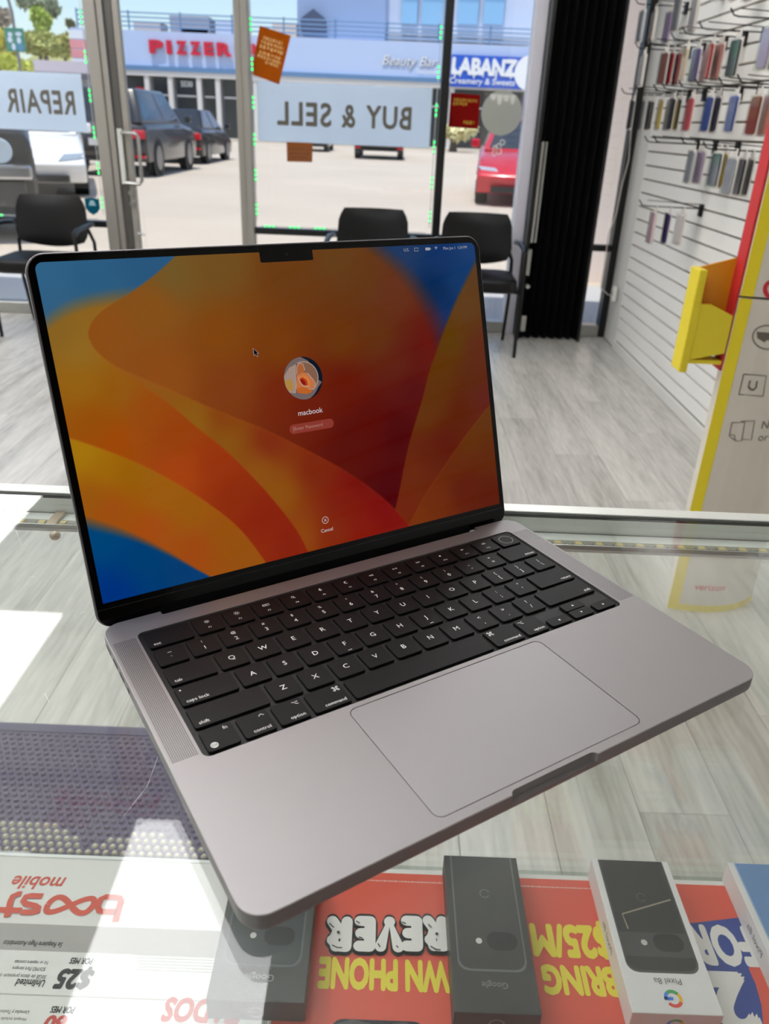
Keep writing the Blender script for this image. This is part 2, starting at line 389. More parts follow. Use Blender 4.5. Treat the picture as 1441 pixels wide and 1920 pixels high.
# ---- outside ground
def concrete(name, rgb, var=0.10, sc=0.6, rough=0.85):
    return mat(name, rgb, rough, 0, var, sc, 0.2, 60)
struct(MB().box((-30, YF + 0.06, -0.3), (30, 7.4, -0.002)).build('floor_sidewalk', concrete('sidewalk_concrete', (176, 176, 178))))
struct(MB().box((-120, 7.4, -0.3), (120, 55.2, -0.001)).build('floor_parking_lot', concrete('sunbleached_concrete', (190, 178, 164), 0.13, 0.35)))
struct(MB().box((-160, 53.0, -0.2), (160, 140, 0.10)).build('floor_far_sidewalk', concrete('far_sidewalk_concrete', (196, 188, 176))))
struct(MB().box((1.62, 7.6, 0), (7, 7.75, 3.6)).build('wall_neighbor', mat('pale_pink_stucco', (232, 216, 210), 0.9, 0, 0.04, 3)))
# ================================================================== laptop (millimetres, scaled by S)
S = 0.001
LO = Vector((0.0881, 0.2772, CAMZ - 0.271105))
lap = empty('laptop', LO, math.radians(32.3), 'dark grey open laptop showing an orange and blue lock screen on the glass counter', 'laptop')
M_SG = mat('space_grey_anodised_aluminium', (166, 163, 163), 0.50, 0.8, 0.015, 5, 0.06, 2500)
M_SG2 = mat('space_grey_edge', (126, 121, 124), 0.42, 0.75, 0.015, 5)
M_KEY = mat('black_keycap', (12, 12, 13), 0.5, 0, 0.05, 60, 0.05, 3000, spec=0.3)
M_WELL = mat('black_anodised_well', (12, 12, 13), 0.5, 0.0, 0.05, 40)
M_LEG = mat('backlit_key_legend', (226, 224, 220), 0.6)
M_LEG.node_tree.nodes['Principled BSDF'].inputs['Emission Color'].default_value = (0.8, 0.8, 0.8, 1)
M_LEG.node_tree.nodes['Principled BSDF'].inputs['Emission Strength'].default_value = 0.25
def sc(pts): return [(a * S, b * S) for a, b in pts]
BW, BD, BH = 312.6, 221.2, 10.9
base = MB().prism(sc(rrect(BW, BD, 11.5, 8, 0, BD / 2)), -BH * S, 0).build('base', M_SG, lap)
# round the lower edge, keep the upper edge crisp
bm = bmesh.new(); bm.from_mesh(base.data)
lo = [e for e in bm.edges if all(v.co.z < -0.0101 for v in e.verts)]
bmesh.ops.bevel(bm, geom=lo, offset=0.0042, segments=5, profile=0.5, affect='EDGES')
up = [e for e in bm.edges if all(v.co.z > -1e-6 for v in e.verts)]
bmesh.ops.bevel(bm, geom=up, offset=0.0005, segments=2, profile=0.5, affect='EDGES')
bm.to_mesh(base.data); bm.free()
WX, WY0, WY1 = 139.95, 90.03, 204.55
TW, TD, TY = 129.65, 81.1, 5.58
cut = [MB().prism(sc(rrect(2 * WX, WY1 - WY0, 4.2, 6, 0, (WY0 + WY1) / 2)), -0.0014, 0.01).build('cutter', None, lap),
       MB().prism(sc(rrect(TW + 0.5, TD + 0.5, 4.8, 6, 0, TY + TD / 2)), -0.0010, 0.01).build('cutter', None, lap),
       MB().prism(sc(rrect(54.4, 8.4, 3.6, 6, 0, -1.6)), -0.0052, 0.01).build('cutter', None, lap),
       MB().prism(sc(rrect(241.0, 12.0, 1.2, 3, 0, 217.0 + 6)), -0.0075, 0.01).build('cutter', None, lap)]
bool_cut(base, cut)
base.data.materials.clear(); base.data.materials.append(M_SG)
MB().prism(sc(rrect(2 * WX - 0.1, WY1 - WY0 - 0.1, 4.1, 6, 0, (WY0 + WY1) / 2)), -0.00138, -0.00125).build('keyboard_well', M_WELL, lap)
MB().prism(sc(rrect(TW + 0.3, TD + 0.3, 4.7, 6, 0, TY + TD / 2)), -0.00098, -0.0008).build('trackpad_gap', M_PLASTICBLACK, lap)
MB().prism(sc(rrect(TW - 0.35, TD - 0.35, 4.4, 6, 0, TY + TD / 2)), -0.0008, -0.00004).build('trackpad', mat('trackpad_glass', (168, 165, 166), 0.48, 0.8, 0.01, 5), lap, 0.0001, 1)
for fx, fy in ((-128, 22), (128, 22), (-128, 200), (128, 200)):
    MB().cyl((fx * S, fy * S, -0.0123), (fx * S, fy * S, -0.0106), 0.008, 20, 0.0095).build('foot', M_PLASTICBLACK, lap)
# speaker grilles: procedural perforation on a thin inlay
def grille_mat():
    m = bpy.data.materials.new('perforated_aluminium'); m.use_nodes = True
    t = m.node_tree; b = t.nodes['Principled BSDF']; b.inputs['Metallic'].default_value = 0.6; b.inputs['Roughness'].default_value = 0.45
    tc = t.nodes.new('ShaderNodeTexCoord'); sp = t.nodes.new('ShaderNodeSeparateXYZ'); t.links.new(tc.outputs['Object'], sp.inputs[0])
    outs = []
    for ax in (0, 1):
        a = t.nodes.new('ShaderNodeMath'); a.operation = 'MULTIPLY'; a.inputs[1].default_value = 2 * math.pi / 0.00098
        s_ = t.nodes.new('ShaderNodeMath'); s_.operation = 'SINE'
        t.links.new(sp.outputs[ax], a.inputs[0]); t.links.new(a.outputs[0], s_.inputs[0]); outs.append(s_.outputs[0])
    ad = t.nodes.new('ShaderNodeMath'); ad.operation = 'ADD'; t.links.new(outs[0], ad.inputs[0]); t.links.new(outs[1], ad.inputs[1])
    rp = t.nodes.new('ShaderNodeValToRGB'); e = rp.color_ramp.elements
    e[0].position = 0.62; e[0].color = (*L3((158, 155, 155)), 1); e[1].position = 0.72; e[1].color = (*L3((22, 22, 24)), 1)
    mr = t.nodes.new('ShaderNodeMapRange'); mr.inputs['From Min'].default_value = -2; mr.inputs['From Max'].default_value = 2
    t.links.new(ad.outputs[0], mr.inputs[0]); t.links.new(mr.outputs[0], rp.inputs[0]); t.links.new(rp.outputs[0], b.inputs['Base Color'])
    return m
M_GRILLE = grille_mat()
for sx in (-1, 1):
    MB().prism(sc(rrect(13.2, 106.8, 0.6, 2, sx * 147.8, 147.5)), -0.0001, 0.00004).build('speaker_grille', M_GRILLE, lap)
# side ports on the left flank
for y0, y1 in ((198, 208), (184, 193), (170.5, 179.5), (160, 164)):
    MB().prism(sc(rrect((y1 - y0), 2.6, 1.3, 4)), 0, 0.0002, frame((-BW / 2 * S - 0.00015, (y0 + y1) / 2 * S, -0.0048), (0, 1, 0), (0, 0, 1))).build('port', M_PLASTICBLACK, lap)

# ---- keys
U, KG = 19.05, 2.55
RP = 18.75
rows = [
 [('esc', 1.5)] + [('F%d' % i, 1) for i in range(1, 13)] + [('power', 1)],
 [('`', 1)] + [(c, 1) for c in '1234567890-='] + [('delete', 1.5)],
 [('tab', 1.5)] + [(c, 1) for c in 'QWERTYUIOP[]\\'],
 [('caps lock', 1.75)] + [(c, 1) for c in "ASDFGHJKL;'"] + [('return', 1.75)],
 [('shift', 2.25)] + [(c, 1) for c in 'ZXCVBNM,./'] + [('shift', 2.25)],
 [('fn', 1), ('control', 1), ('option', 1), ('command', 1.25), ('space', 5), ('command', 1.25), ('option', 1), ('left', 1), ('updown', 1), ('right', 1)]]
shifted = {'`': '~', '1': '!', '2': '@', '3': '#', '4': '$', '5': '%', '6': '^', '7': '&', '8': '*', '9': '(', '0': ')', '-': '_', '=': '+', '[': '{', ']': '}', '\\': '|', ';': ':', "'": '"', ',': '<', '.': '>', '/': '?'}
KT = 0.00035                                               # key tops sit just proud of the deck
_km = {}
def key(cx, cy, w, h, label):
    k = (round(w, 2), round(h, 2))
    if k not in _km:
        o = MB().prism(sc(rrect(w, h, 1.5, 4)), -0.00115, KT).build('key', M_KEY, lap, 0.00018, 2, angle=60); _km[k] = o.data
    else: o = link('key', _km[k], None, lap)
    o.location = (cx * S, cy * S, 0); o['label'] = label
    return o
def leg(o, draw):
    mb = MB(); draw(mb)
    if mb.v: mb.build('legend', M_LEG, o)
ZL = KT + 0.00006
def TX(mb, s, x, y, size, align='CENTER', off=0.0): mb.text(s, size * S, Matrix.Translation((x * S, y * S, ZL)), align, off, res=2)
def STK(mb, pts, w): mb.stroke(sc(pts), w * S, Matrix.Translation((0, 0, ZL)))
def icon(mb, n):
    if n in (1, 2):
        STK(mb, arc(0, 2.6, 0.75, 0, 360, 12), 0.3)
        for i in range(8):
            a = math.radians(45 * i); r0, r1 = 1.25, (1.9 if n == 2 else 1.6)
            STK(mb, [(r0 * math.cos(a), 2.6 + r0 * math.sin(a)), (r1 * math.cos(a), 2.6 + r1 * math.sin(a))], 0.3)
    elif n == 3:
        STK(mb, [(-1.9, 1.7), (0.2, 1.7), (0.2, 3.5), (-1.9, 3.5), (-1.9, 1.7)], 0.28); STK(mb, [(-1.9, 2.6), (0.2, 2.6)], 0.28); STK(mb, [(0.8, 1.7), (2.3, 1.7), (2.3, 3.5), (0.8, 3.5), (0.8, 1.7)], 0.28)
    elif n == 4:
        STK(mb, arc(-0.3, 2.9, 0.9, 0, 360, 14), 0.32); STK(mb, [(0.35, 2.3), (1.2, 1.4)], 0.35)
    elif n == 5:
        mb.prism(sc(rrect(1.0, 1.8, 0.5, 4, 0, 3.1)), 0, 0.00002, Matrix.Translation((0, 0, ZL))); STK(mb, arc(0, 2.7, 1.1, 180, 360, 10), 0.28); STK(mb, [(0, 1.6), (0, 1.1)], 0.28)
    elif n == 6:
        STK(mb, arc(0, 2.6, 1.1, 60, 300, 14), 0.5)
    elif n in (7, 9):
        k = -1 if n == 7 else 1
        for d0 in (-0.9, 0.7):
            STK(mb, [(k * (d0 - 0.7), 1.9), (k * (d0 + 0.8), 2.6), (k * (d0 - 0.7), 3.3), (k * (d0 - 0.7), 1.9)], 0.28)
    elif n == 8:
        STK(mb, [(-1.6, 1.9), (0, 2.6), (-1.6, 3.3), (-1.6, 1.9)], 0.28); STK(mb, [(0.6, 1.9), (0.6, 3.3)], 0.3); STK(mb, [(1.4, 1.9), (1.4, 3.3)], 0.3)
    else:
        mb.poly(sc([(-1.3, 2.2), (-0.8, 2.2), (0, 1.6), (0, 3.6), (-0.8, 3.0), (-1.3, 3.0)]), Matrix.Translation((0, 0, ZL)))
        for i in range(n - 10): STK(mb, arc(0.1, 2.6, 0.7 + 0.7 * i, -50, 50, 6), 0.28)
def legend(o, name, w, h, right):
    def d(mb):
        if name in ('esc', 'tab', 'caps lock', 'shift', 'delete', 'return'):
            r = name in ('delete', 'return') or right
            TX(mb, name, (w / 2 - 2.2) if r else (-w / 2 + 2.6), -h / 2 + 3.0, 3.3, 'RIGHT' if r else 'LEFT')
            if name == 'caps lock': mb.prism(sc(arc(-w / 2 + 2.6, h / 2 - 3.2, 0.55, 0, 360, 10)[:-1]), 0, 0.00002, Matrix.Translation((0, 0, ZL)))
        elif name[0] == 'F' and len(name) > 1:
            TX(mb, name, 0, -3.6, 2.1); icon(mb, int(name[1:]))
        elif name == 'fn':
            TX(mb, 'fn', w / 2 - 2.4, h / 2 - 3.2, 3.3, 'RIGHT')
            for r in (1.75,): STK(mb, arc(-w / 2 + 4, -h / 2 + 3.6, r, 0, 360, 16), 0.35)
            STK(mb, arc(-w / 2 + 4, -h / 2 + 3.6, 0.8, 0, 360, 12, 1.75), 0.28); STK(mb, [(-w / 2 + 2.2, -h / 2 + 3.6), (-w / 2 + 5.8, -h / 2 + 3.6)], 0.28); STK(mb, [(-w / 2 + 4, -h / 2 + 1.8), (-w / 2 + 4, -h / 2 + 5.4)], 0.28)
            for q in (-0.9, 0.9): STK(mb, [(-w / 2 + 2.6, -h / 2 + 3.6 + q), (-w / 2 + 5.4, -h / 2 + 3.6 + q)], 0.25)
        elif name in ('control', 'option', 'command'):
            TX(mb, name, (w / 2 - 2.0) if not right else (w / 2 - 2.0), -h / 2 + 3.0, 3.2, 'RIGHT')
            ix = (w / 2 - 3.6) if not right else (-w / 2 + 3.6); iy = h / 2 - 3.6
            if name == 'control': STK(mb, [(ix - 1.4, iy - 0.4), (ix, iy + 0.8), (ix + 1.4, iy - 0.4)], 0.38)
            elif name == 'option':
                STK(mb, [(ix - 1.7, iy + 0.9), (ix - 0.6, iy + 0.9), (ix + 0.6, iy - 0.9), (ix + 1.7, iy - 0.9)], 0.36); STK(mb, [(ix + 0.4, iy + 0.9), (ix + 1.7, iy + 0.9)], 0.36)
            else:
                for a, b in ((-1, -1), (1, -1), (-1, 1), (1, 1)): STK(mb, arc(ix + a * 1.15, iy + b * 1.15, 0.55, 0, 360, 10), 0.32)
                for a in (-0.62, 0.62): STK(mb, [(ix + a, iy - 1.2), (ix + a, iy + 1.2)], 0.32); STK(mb, [(ix - 1.2, iy + a), (ix + 1.2, iy + a)], 0.32)
        elif name in ('left', 'right', 'up', 'down'):
            p = {'left': [(0.8, -0.9), (0.8, 0.9), (-0.8, 0)], 'right': [(-0.8, -0.9), (0.8, 0), (-0.8, 0.9)], 'up': [(-0.9, -0.7), (0.9, -0.7), (0, 0.8)], 'down': [(-0.9, 0.7), (0, -0.8), (0.9, 0.7)]}[name]
            mb.poly(sc(p), Matrix.Translation((0, 0, ZL)))
        elif name in shifted:
            dig = name.isdigit()
            TX(mb, shifted[name], 0 if name != '-' else 0, 3.3 if dig else 2.7, 3.2 if dig else 4.2); TX(mb, name, 0, -2.6, 4.6)
        elif name == 'power':
            STK(mb, arc(0, 0, 5.2, 0, 360, 32), 0.16)
        elif name != 'space':
            TX(mb, name, 0, 0, 5.2)
            if name in 'FJ': STK(mb, [(-1.2, -h / 2 + 1.6), (1.2, -h / 2 + 1.6)], 0.35)
    leg(o, d)
ytop = WY1 - 2.4
for r, row in enumerate(rows):
    x = -7.25 * U; yc = ytop - RP * r - (RP - KG) / 2; h = RP - KG
    for i, (n, u) in enumerate(row):
        w = u * U - KG; cx = x + u * U / 2; right = (i > 4)
        if n == 'updown':
            hh = h / 2 - 0.35
            o = key(cx, yc + h / 4 + 0.17, w, hh, 'up arrow key'); legend(o, 'up', w, hh, True)
            o = key(cx, yc - h / 4 - 0.17, w, hh, 'down arrow key'); legend(o, 'down', w, hh, True)
        elif n in ('left', 'right'):
            hh = h / 2 - 0.35; o = key(cx, yc - h / 4 - 0.17, w, hh, n + ' arrow key'); legend(o, n, w, hh, True)
        else:
            o = key(cx, yc, w, h, {'power': 'fingerprint power key', 'space': 'wide blank space bar'}.get(n, n + ' key')); legend(o, n, w, h, right)
        x += u * U

# ---- lid, hinged at the back and leaning 18 degrees past vertical
HY, HZ, ANG = 226.38, -3.66, math.radians(72.166)
LM = frame((0, HY * S, HZ * S), (1, 0, 0), (0, math.cos(ANG), math.sin(ANG)))       # local x, v, outward normal (towards the user)
lid_pts = []
LT, LB = 215.2, -1.8
def lidloop(w, v0, v1, rt, rb, n=7):
    pts = []
    for cx, cy, r, a0 in ((w / 2 - rt, v1 - rt, rt, 0), (-w / 2 + rt, v1 - rt, rt, 90), (-w / 2 + rb, v0 + rb, rb, 180), (w / 2 - rb, v0 + rb, rb, 270)):
        for k in range(n + 1):
            a = math.radians(a0 + 90 * k / n); pts.append((cx + r * math.cos(a), cy + r * math.sin(a)))
    return pts
MB().prism(sc(lidloop(BW, LB, LT, 11, 9)), -0.0046, -0.0003, LM).build('lid', M_SG2, lap, 0.0012, 3)
M_BEZ = mat('black_bezel_glass', (4, 4, 6), 0.10, 0, 0.05, 10, spec=0.22)
MB().prism(sc(lidloop(BW - 2.2, LB + 0.6, LT - 1.1, 10, 8)), -0.0003, 0.0, LM).build('bezel', M_BEZ, lap)
MB().prism(sc([(-154.8, 9.6), (154.8, 9.6), (154.8, 10.1), (-154.8, 10.1)]), 0.0, 0.0001, LM).build('glass_edge', mat('glass_edge_line', (30, 31, 31), 0.3), lap)
MB().prism(sc(rrect(239.5, 9.0, 1.0, 3, 0, -0.8)), -0.004, 0.0003, LM).build('hinge_cover', mat('black_hinge_cover', (4, 4, 5), 0.6, 0, 0.1, 30, spec=0.15), lap)

SB, SW, SH = 13.59, 302.4, 196.4
def sl_(u, v): return ((u - 0.5) * SW, SB + v * SH)
# abstract wallpaper: flowing orange petals over blue, painted on the panel's own pixels
def curve(pts):
    a = np.array(pts, float)
    for _ in range(3):                                     # corner cutting rounds the polyline
        q = 0.75 * a[:-1] + 0.25 * a[1:]; r = 0.25 * a[:-1] + 0.75 * a[1:]; m_ = np.empty((2 * len(q), 2)); m_[0::2] = q; m_[1::2] = r; a = np.vstack([a[:1], m_, a[-1:]])
    return a[:, 0], a[:, 1]
Alo = [(0.069, .796), (0.071, .765), (0.081, .736), (0.104, .697), (0.14, .663), (0.213, .598), (0.278, .536), (0.346, .478), (0.396, .435), (0.487, .342), (0.563, .26), (0.637, .162), (0.689, .074), (0.722, 0.0), (0.75, -.07)]
Aup = [(0.069, .796), (0.081, .833), (0.113, .867), (0.157, .897), (0.215, .949), (0.259, .997), (0.30, 1.05)]
Bc = [(0.104, .697), (0.122, .679), (0.156, .627), (0.202, .561), (0.247, .477), (0.293, .407), (0.35, .289), (0.391, .194), (0.433, .079), (0.449, 0.0), (0.46, -.05)]
Cc = [(-0.01, .514), (0.005, .503), (0.066, .451), (0.136, .381), (0.204, .294), (0.269, .195), (0.31, .114), (0.345, .005), (0.36, -.05)]
BLc = [(-0.01, .26), (0.004, .25), (0.078, .187), (0.145, .105), (0.193, .036), (0.218, .004), (0.24, -.03)]
TLc = [(-0.01, .825), (0.026, .862), (0.066, .883), (0.116, .894), (0.16, .897), (0.3, .9)]
TRs = [(0.0, .66), (0.074, .689), (.289, .742), (.374, .771), (.471, .805), (.546, .825), (.623, .856), (.705, .888), (.786, .923), (.869, .965), (.926, .996), (1.0, 1.035)]   # (v, u)
TRt = [(0.55, .90), (.654, .878), (.698, .873), (.765, .855), (.851, .825), (.916, .789), (.989, .731), (1.015, .704)]                         # (v, u)
D2c = [(0.70, -.04), (0.719, .004), (0.784, .116), (0.838, .187), (0.893, .265), (0.954, .339), (0.998, .391), (1.01, .40)]
COLS = {
 'A': [(.1, .78, 140, 78, 22), (.2, .85, 135, 80, 22), (.25, .95, 112, 86, 38), (.35, .97, 112, 78, 30), (.5, .93, 105, 58, 15), (.62, .97, 100, 62, 24), (.68, .9, 98, 55, 18), (.75, .85, 100, 48, 25), (.2, .65, 140, 74, 20), (.33, .75, 128, 68, 10), (.33, .6, 125, 58, 16), (.45, .7, 118, 58, 5), (.45, .55, 115, 35, 8), (.5, .5, 105, 25, 5), (.6, .7, 105, 52, 5), (.6, .55, 100, 18, 0), (.7, .7, 98, 48, 12), (.75, .6, 96, 32, 14), (.8, .6, 95, 18, 10), (.65, .4, 88, 5, 0), (.6, .35, 88, 10, 3), (.72, .35, 75, 0, 4), (.69, .15, 75, 0, 5), (.78, .5, 85, 10, 12), (.84, .65, 100, 18, 10)],
 'R2': [(.16, .65, 142, 84, 22), (.25, .5, 140, 92, 18), (.3, .42, 135, 82, 14), (.36, .3, 140, 80, 15), (.4, .22, 140, 80, 12), (.44, .06, 140, 68, 10), (.3, .5, 132, 60, 12), (.4, .4, 125, 40, 12), (.5, .28, 122, 35, 8), (.56, .15, 125, 25, 8), (.6, .2, 115, 10, 5), (.65, .08, 120, 10, 8), (.52, .05, 128, 38, 10), (.6, .03, 130, 22, 8)],
 'R3': [(.02, .8, 135, 98, 35), (.05, .75, 145, 105, 35), (.04, .65, 150, 100, 20), (.1, .62, 145, 88, 15), (.05, .55, 150, 78, 10), (.15, .55, 150, 72, 10), (.2, .48, 150, 62, 8), (.08, .48, 160, 72, 8), (.2, .35, 165, 65, 12), (.27, .35, 150, 50, 8), (.3, .25, 140, 42, 8), (.36, .15, 135, 32, 8), (.4, .05, 132, 30, 8), (.34, .05, 140, 40, 8)],
 'R4': [(.02, .45, 165, 120, 15), (.05, .4, 160, 105, 10), (.1, .37, 150, 95, 8), (.02, .33, 150, 85, 15), (.15, .28, 155, 92, 8), (.05, .28, 160, 75, 18), (.12, .2, 165, 72, 18), (.2, .22, 152, 88, 8), (.2, .1, 160, 70, 15), (.26, .12, 150, 80, 8), (.3, .05, 148, 80, 10)],
 'BL': [(.02, .2, 0, 68, 120), (.1, .1, 0, 62, 115), (.02, .02, 0, 48, 125), (.15, .03, 0, 58, 112)],
 'TL': [(.02, .97, 48, 98, 135), (.1, .93, 42, 92, 128), (.2, .98, 40, 86, 125), (.03, .88, 50, 95, 130)],
 'TR': [(.8, .97, 30, 55, 95), (.9, .95, 12, 48, 100), (.98, .98, 25, 60, 110), (.87, .85, 0, 38, 82), (.95, .88, 15, 55, 105), (.86, .72, 25, 45, 95)],
 'D1': [(.99, .88, 90, 58, 28), (.95, .78, 95, 60, 25), (.98, .6, 95, 40, 22), (.9, .65, 92, 58, 0), (.86, .55, 95, 50, 0), (.95, .5, 90, 38, 10), (.85, .45, 95, 48, 5), (.8, .4, 98, 50, 8), (.9, .4, 92, 28, 2), (.8, .25, 98, 30, 8), (.85, .28, 92, 20, 5), (.75, .2, 105, 38, 8), (.72, .06, 110, 35, 8), (.98, .43, 95, 32, 25)],
 'D2': [(.98, .35, 95, 50, 12), (.93, .28, 98, 48, 5), (.98, .2, 95, 38, 5), (.88, .2, 100, 40, 5), (.9, .1, 95, 25, 8), (.97, .05, 90, 25, 5), (.8, .08, 110, 42, 8), (.75, .02, 115, 48, 8)]}
NX, NY = 440, 286
uu, vv = np.meshgrid(np.linspace(0, 1, NX + 1), np.linspace(0, 1, NY + 1))
def fld(k):
    acc = np.zeros(uu.shape + (3,)); ws = np.zeros(uu.shape)
    for (a, b, r, g, bl) in COLS[k]:
        w_ = 1.0 / (((uu - a) ** 2 + ((vv - b) * 0.65) ** 2) + 0.0009) ** 1.6
        acc += w_[..., None] * np.array([r, g, bl], float); ws += w_
    return acc / ws[..., None]
def sstep(d, w_): return np.clip(d / w_ + 0.5, 0, 1)
def F_(c, x_): a, b = curve(c); return np.interp(x_, a, b)
img = fld('A')
def over(k, mask):
    global img
    img = img * (1 - mask[..., None]) + fld(k) * mask[..., None]
e = 0.004
trm = sstep(uu - F_(TRt, vv), 0.07) * sstep(vv - 0.62, 0.06); over('TR', trm)
over('D1', sstep(uu - F_(TRs, vv), 0.003 + 0.03 * np.clip(vv - 0.55, 0, 1)))
over('D2', sstep(F_(D2c, uu) - vv, e) * (uu > 0.70))
below = np.where(uu < 0.0692, 1.0, np.where(uu < 0.745, sstep(F_(Alo, uu) - vv, e), 0.0))
above = np.where(uu < 0.0692, 0.0, np.where(uu < 0.28, sstep(vv - F_(Aup, uu), e), 0.0))
left = np.clip(below + above, 0, 1)
l3 = np.where(uu < 0.104, 1.0, np.where(uu < 0.46, sstep(F_(Bc, uu) - vv, e), 0.0)) * left
l3 = np.maximum(l3, above)
over('R2', left); over('R3', l3)
over('TL', np.maximum(above, (uu < 0.16) * (vv > 0.79) * left) * sstep(vv - F_(TLc, uu), 0.05))
over('R4', sstep(F_(Cc, uu) - vv, e) * (uu < 0.355))
over('BL', sstep(F_(BLc, uu) - vv, 0.05 - 0.20 * np.clip(uu, 0, 0.22)) * (uu < 0.235))
# thin lighter rims along the petal edges
for c in (Alo, Bc, Cc, D2c):
    d_ = np.abs(F_(c, uu) - vv); a_, _ = curve(c); k_ = np.exp(-(d_ / 0.0028) ** 2) * (uu > a_[0]) * (uu < a_[-1]) * 0.16
    if c is Bc: k_ *= 0.4
    img = img + (np.array([190, 110, 40.0]) - img) * k_[..., None]
lc = np.where(img / 255 <= 0.04045, img / 255 / 12.92, ((img / 255 + 0.055) / 1.055) ** 2.4)
def screen_mat(name, strength):
    m = bpy.data.materials.new(name); m.use_nodes = True; t = m.node_tree; t.nodes.clear()
    o = t.nodes.new('ShaderNodeOutputMaterial'); e_ = t.nodes.new('ShaderNodeEmission'); at = t.nodes.new('ShaderNodeVertexColor'); at.layer_name = 'pixels'
    e_.inputs[1].default_value = strength; g = t.nodes.new('ShaderNodeBsdfGlossy'); g.inputs['Roughness'].default_value = 0.05; g.inputs['Color'].default_value = (0.007, 0.007, 0.008, 1)
    a = t.nodes.new('ShaderNodeAddShader'); t.links.new(at.outputs[0], e_.inputs[0]); t.links.new(e_.outputs[0], a.inputs[0]); t.links.new(g.outputs[0], a.inputs[1]); t.links.new(a.outputs[0], o.inputs[0])
    return m
M_SCREEN = screen_mat('lit_display', 0.97 / 2 ** EXPO)
def color_mesh(name, vs, fs, cols, parent):
    me = bpy.data.meshes.new(name); me.from_pydata(vs, [], fs); me.update()
    ca = me.color_attributes.new('pixels', 'FLOAT_COLOR', 'POINT')
    ca.data.foreach_set('color', np.asarray(cols, np.float32).reshape(-1)); return link(name, me, M_SCREEN, parent)
RC = 4.2
fs = []; W1 = NX + 1
for j in range(NY):
    for i in range(NX):
        x_, y_ = (i + .5) / NX * SW, (1 - (j + .5) / NY) * SH
        if abs(x_ - SW / 2) < 18.3 and y_ < 6.2: continue
        fs.append((j * W1 + i, j * W1 + i + 1, (j + 1) * W1 + i + 1, (j + 1) * W1 + i))
vs3 = [tuple(LM @ Vector(((u - 0.5) * SW * S, (SB + v * SH) * S, 0.0001))) for u, v in zip(uu.ravel(), vv.ravel())]
disp = color_mesh('display', vs3, fs, np.concatenate([lc.reshape(-1, 3), np.ones((lc.size // 3, 1))], 1), lap)
tag(disp, 'lit display with flowing orange petals and blue corners')
MB().prism(sc([(x_ , y_) for x_, y_ in ([(-18.5, LT - 3)] + [(-18.5 + 1.6 - 1.6 * math.cos(a), SB + SH - 6.4 + 1.6 - 1.6 * math.sin(a)) for a in (0, .5, 1.0, 1.57)] + [(18.5 - 1.6 + 1.6 * math.sin(a), SB + SH - 6.4 + 1.6 - 1.6 * math.cos(a)) for a in (0, .5, 1.0, 1.57)] + [(18.5, LT - 3)])]), 0.0, 0.00018, LM).build('camera_notch', M_BEZ, lap)
MB().prism(sc(arc(0, SB + SH - 2.0, 1.1, 0, 360, 16)[:-1]), 0.0, 0.00024, LM).build('camera_lens', mat('camera_lens', (30, 32, 40), 0.1), lap)
for sx in (-1, 1):
    c0 = (sx * SW / 2, SB + SH); pts = [(c0[0] + sx * 0.4, c0[1] + 0.4), (c0[0] - sx * RC, c0[1] + 0.4)] + [(c0[0] - sx * RC + sx * RC * math.sin(a), c0[1] - RC + RC * math.cos(a)) for a in [math.pi / 2 * k / 8 for k in range(9)]] + [(c0[0] + sx * 0.4, c0[1] - RC)]
    MB().prism(sc(pts), 0.0, 0.00018, LM).build('bezel_corner', M_BEZ, lap)
# lock screen furniture
def on(u, v): p = sl_(u, v); return LM @ Matrix.Translation((p[0] * S, p[1] * S, 0.0002))
E_TXT = emission('screen_text', (222, 218, 222), 0.55); E_DIM = emission('screen_text_dim', (205, 150, 135), 0.48); E_MENU = emission('screen_menu_text', (190, 190, 198), 0.5)
MB().text('macbook', 4.9 * S, on(.503, .474), off=0.004).build('user_name', E_TXT, disp)
MB().prism(sc(rrect(33.0, 6.2, 3.1, 6)), 0, 0.00004, on(.502, .425)).build('password_field', emission('screen_field', (150, 62, 52), 0.6), disp)
MB().text('Enter Password', 3.3 * S, on(.459, .425) @ Matrix.Translation((0, 0, 0.0001)), 'LEFT').stroke(sc([(-0.6, -1.8), (-0.6, 1.8)]), 0.3 * S, on(.459, .425) @ Matrix.Translation((0, 0, 0.0001))).build('password_hint', E_DIM, disp)
mb = MB().text('Cancel', 3.4 * S, on(.503, .060)).stroke(sc(arc(0, 0, 2.3, 0, 360, 24)), 0.32 * S, on(.502, .096))
for k in (1, -1): mb.stroke(sc([(-0.9, -0.9 * k), (0.9, 0.9 * k)]), 0.32 * S, on(.502, .096))
mb.build('cancel_button', E_TXT, disp)
mb = MB().text('U.S.', 2.9 * S, on(.795, .985), 'LEFT').text('Mon Jun 1  1:24 PM', 2.9 * S, on(.906, .984), 'LEFT', sx=0.93)
mb.stroke(sc([(-1.6, -1), (1.6, -1), (1.6, 1), (-1.6, 1), (-1.6, -1)]), 0.3 * S, on(.830, .985)); mb.prism(sc(rrect(4.0, 1.9, 0.4, 3)), 0, 0.00002, on(.862, .985)); mb.prism(sc(rrect(0.5, 0.9, 0.2, 2, 2.5, 0)), 0, 0.00002, on(.862, .985))
for r_ in (0.6, 1.3, 2.0): mb.stroke(sc(arc(0, -0.9, r_, 50, 130, 8)), 0.36 * S, on(.886, .985))
mb.build('menu_bar', E_MENU, disp)
cur = [(0, 0), (0, -4.2), (0.95, -3.3), (1.55, -4.7), (2.2, -4.4), (1.6, -3.05), (2.9, -3.0)]
MB().poly(sc([(a * 1.25 - 0.25, b * 1.2 + 0.45) for a, b in cur]), on(.393, .702)).build('cursor_outline', E_MENU, disp)
MB().poly(sc(cur), on(.393, .702) @ Matrix.Translation((0, 0, 0.00005))).build('cursor', emission('screen_black', (5, 5, 6), 1), disp)
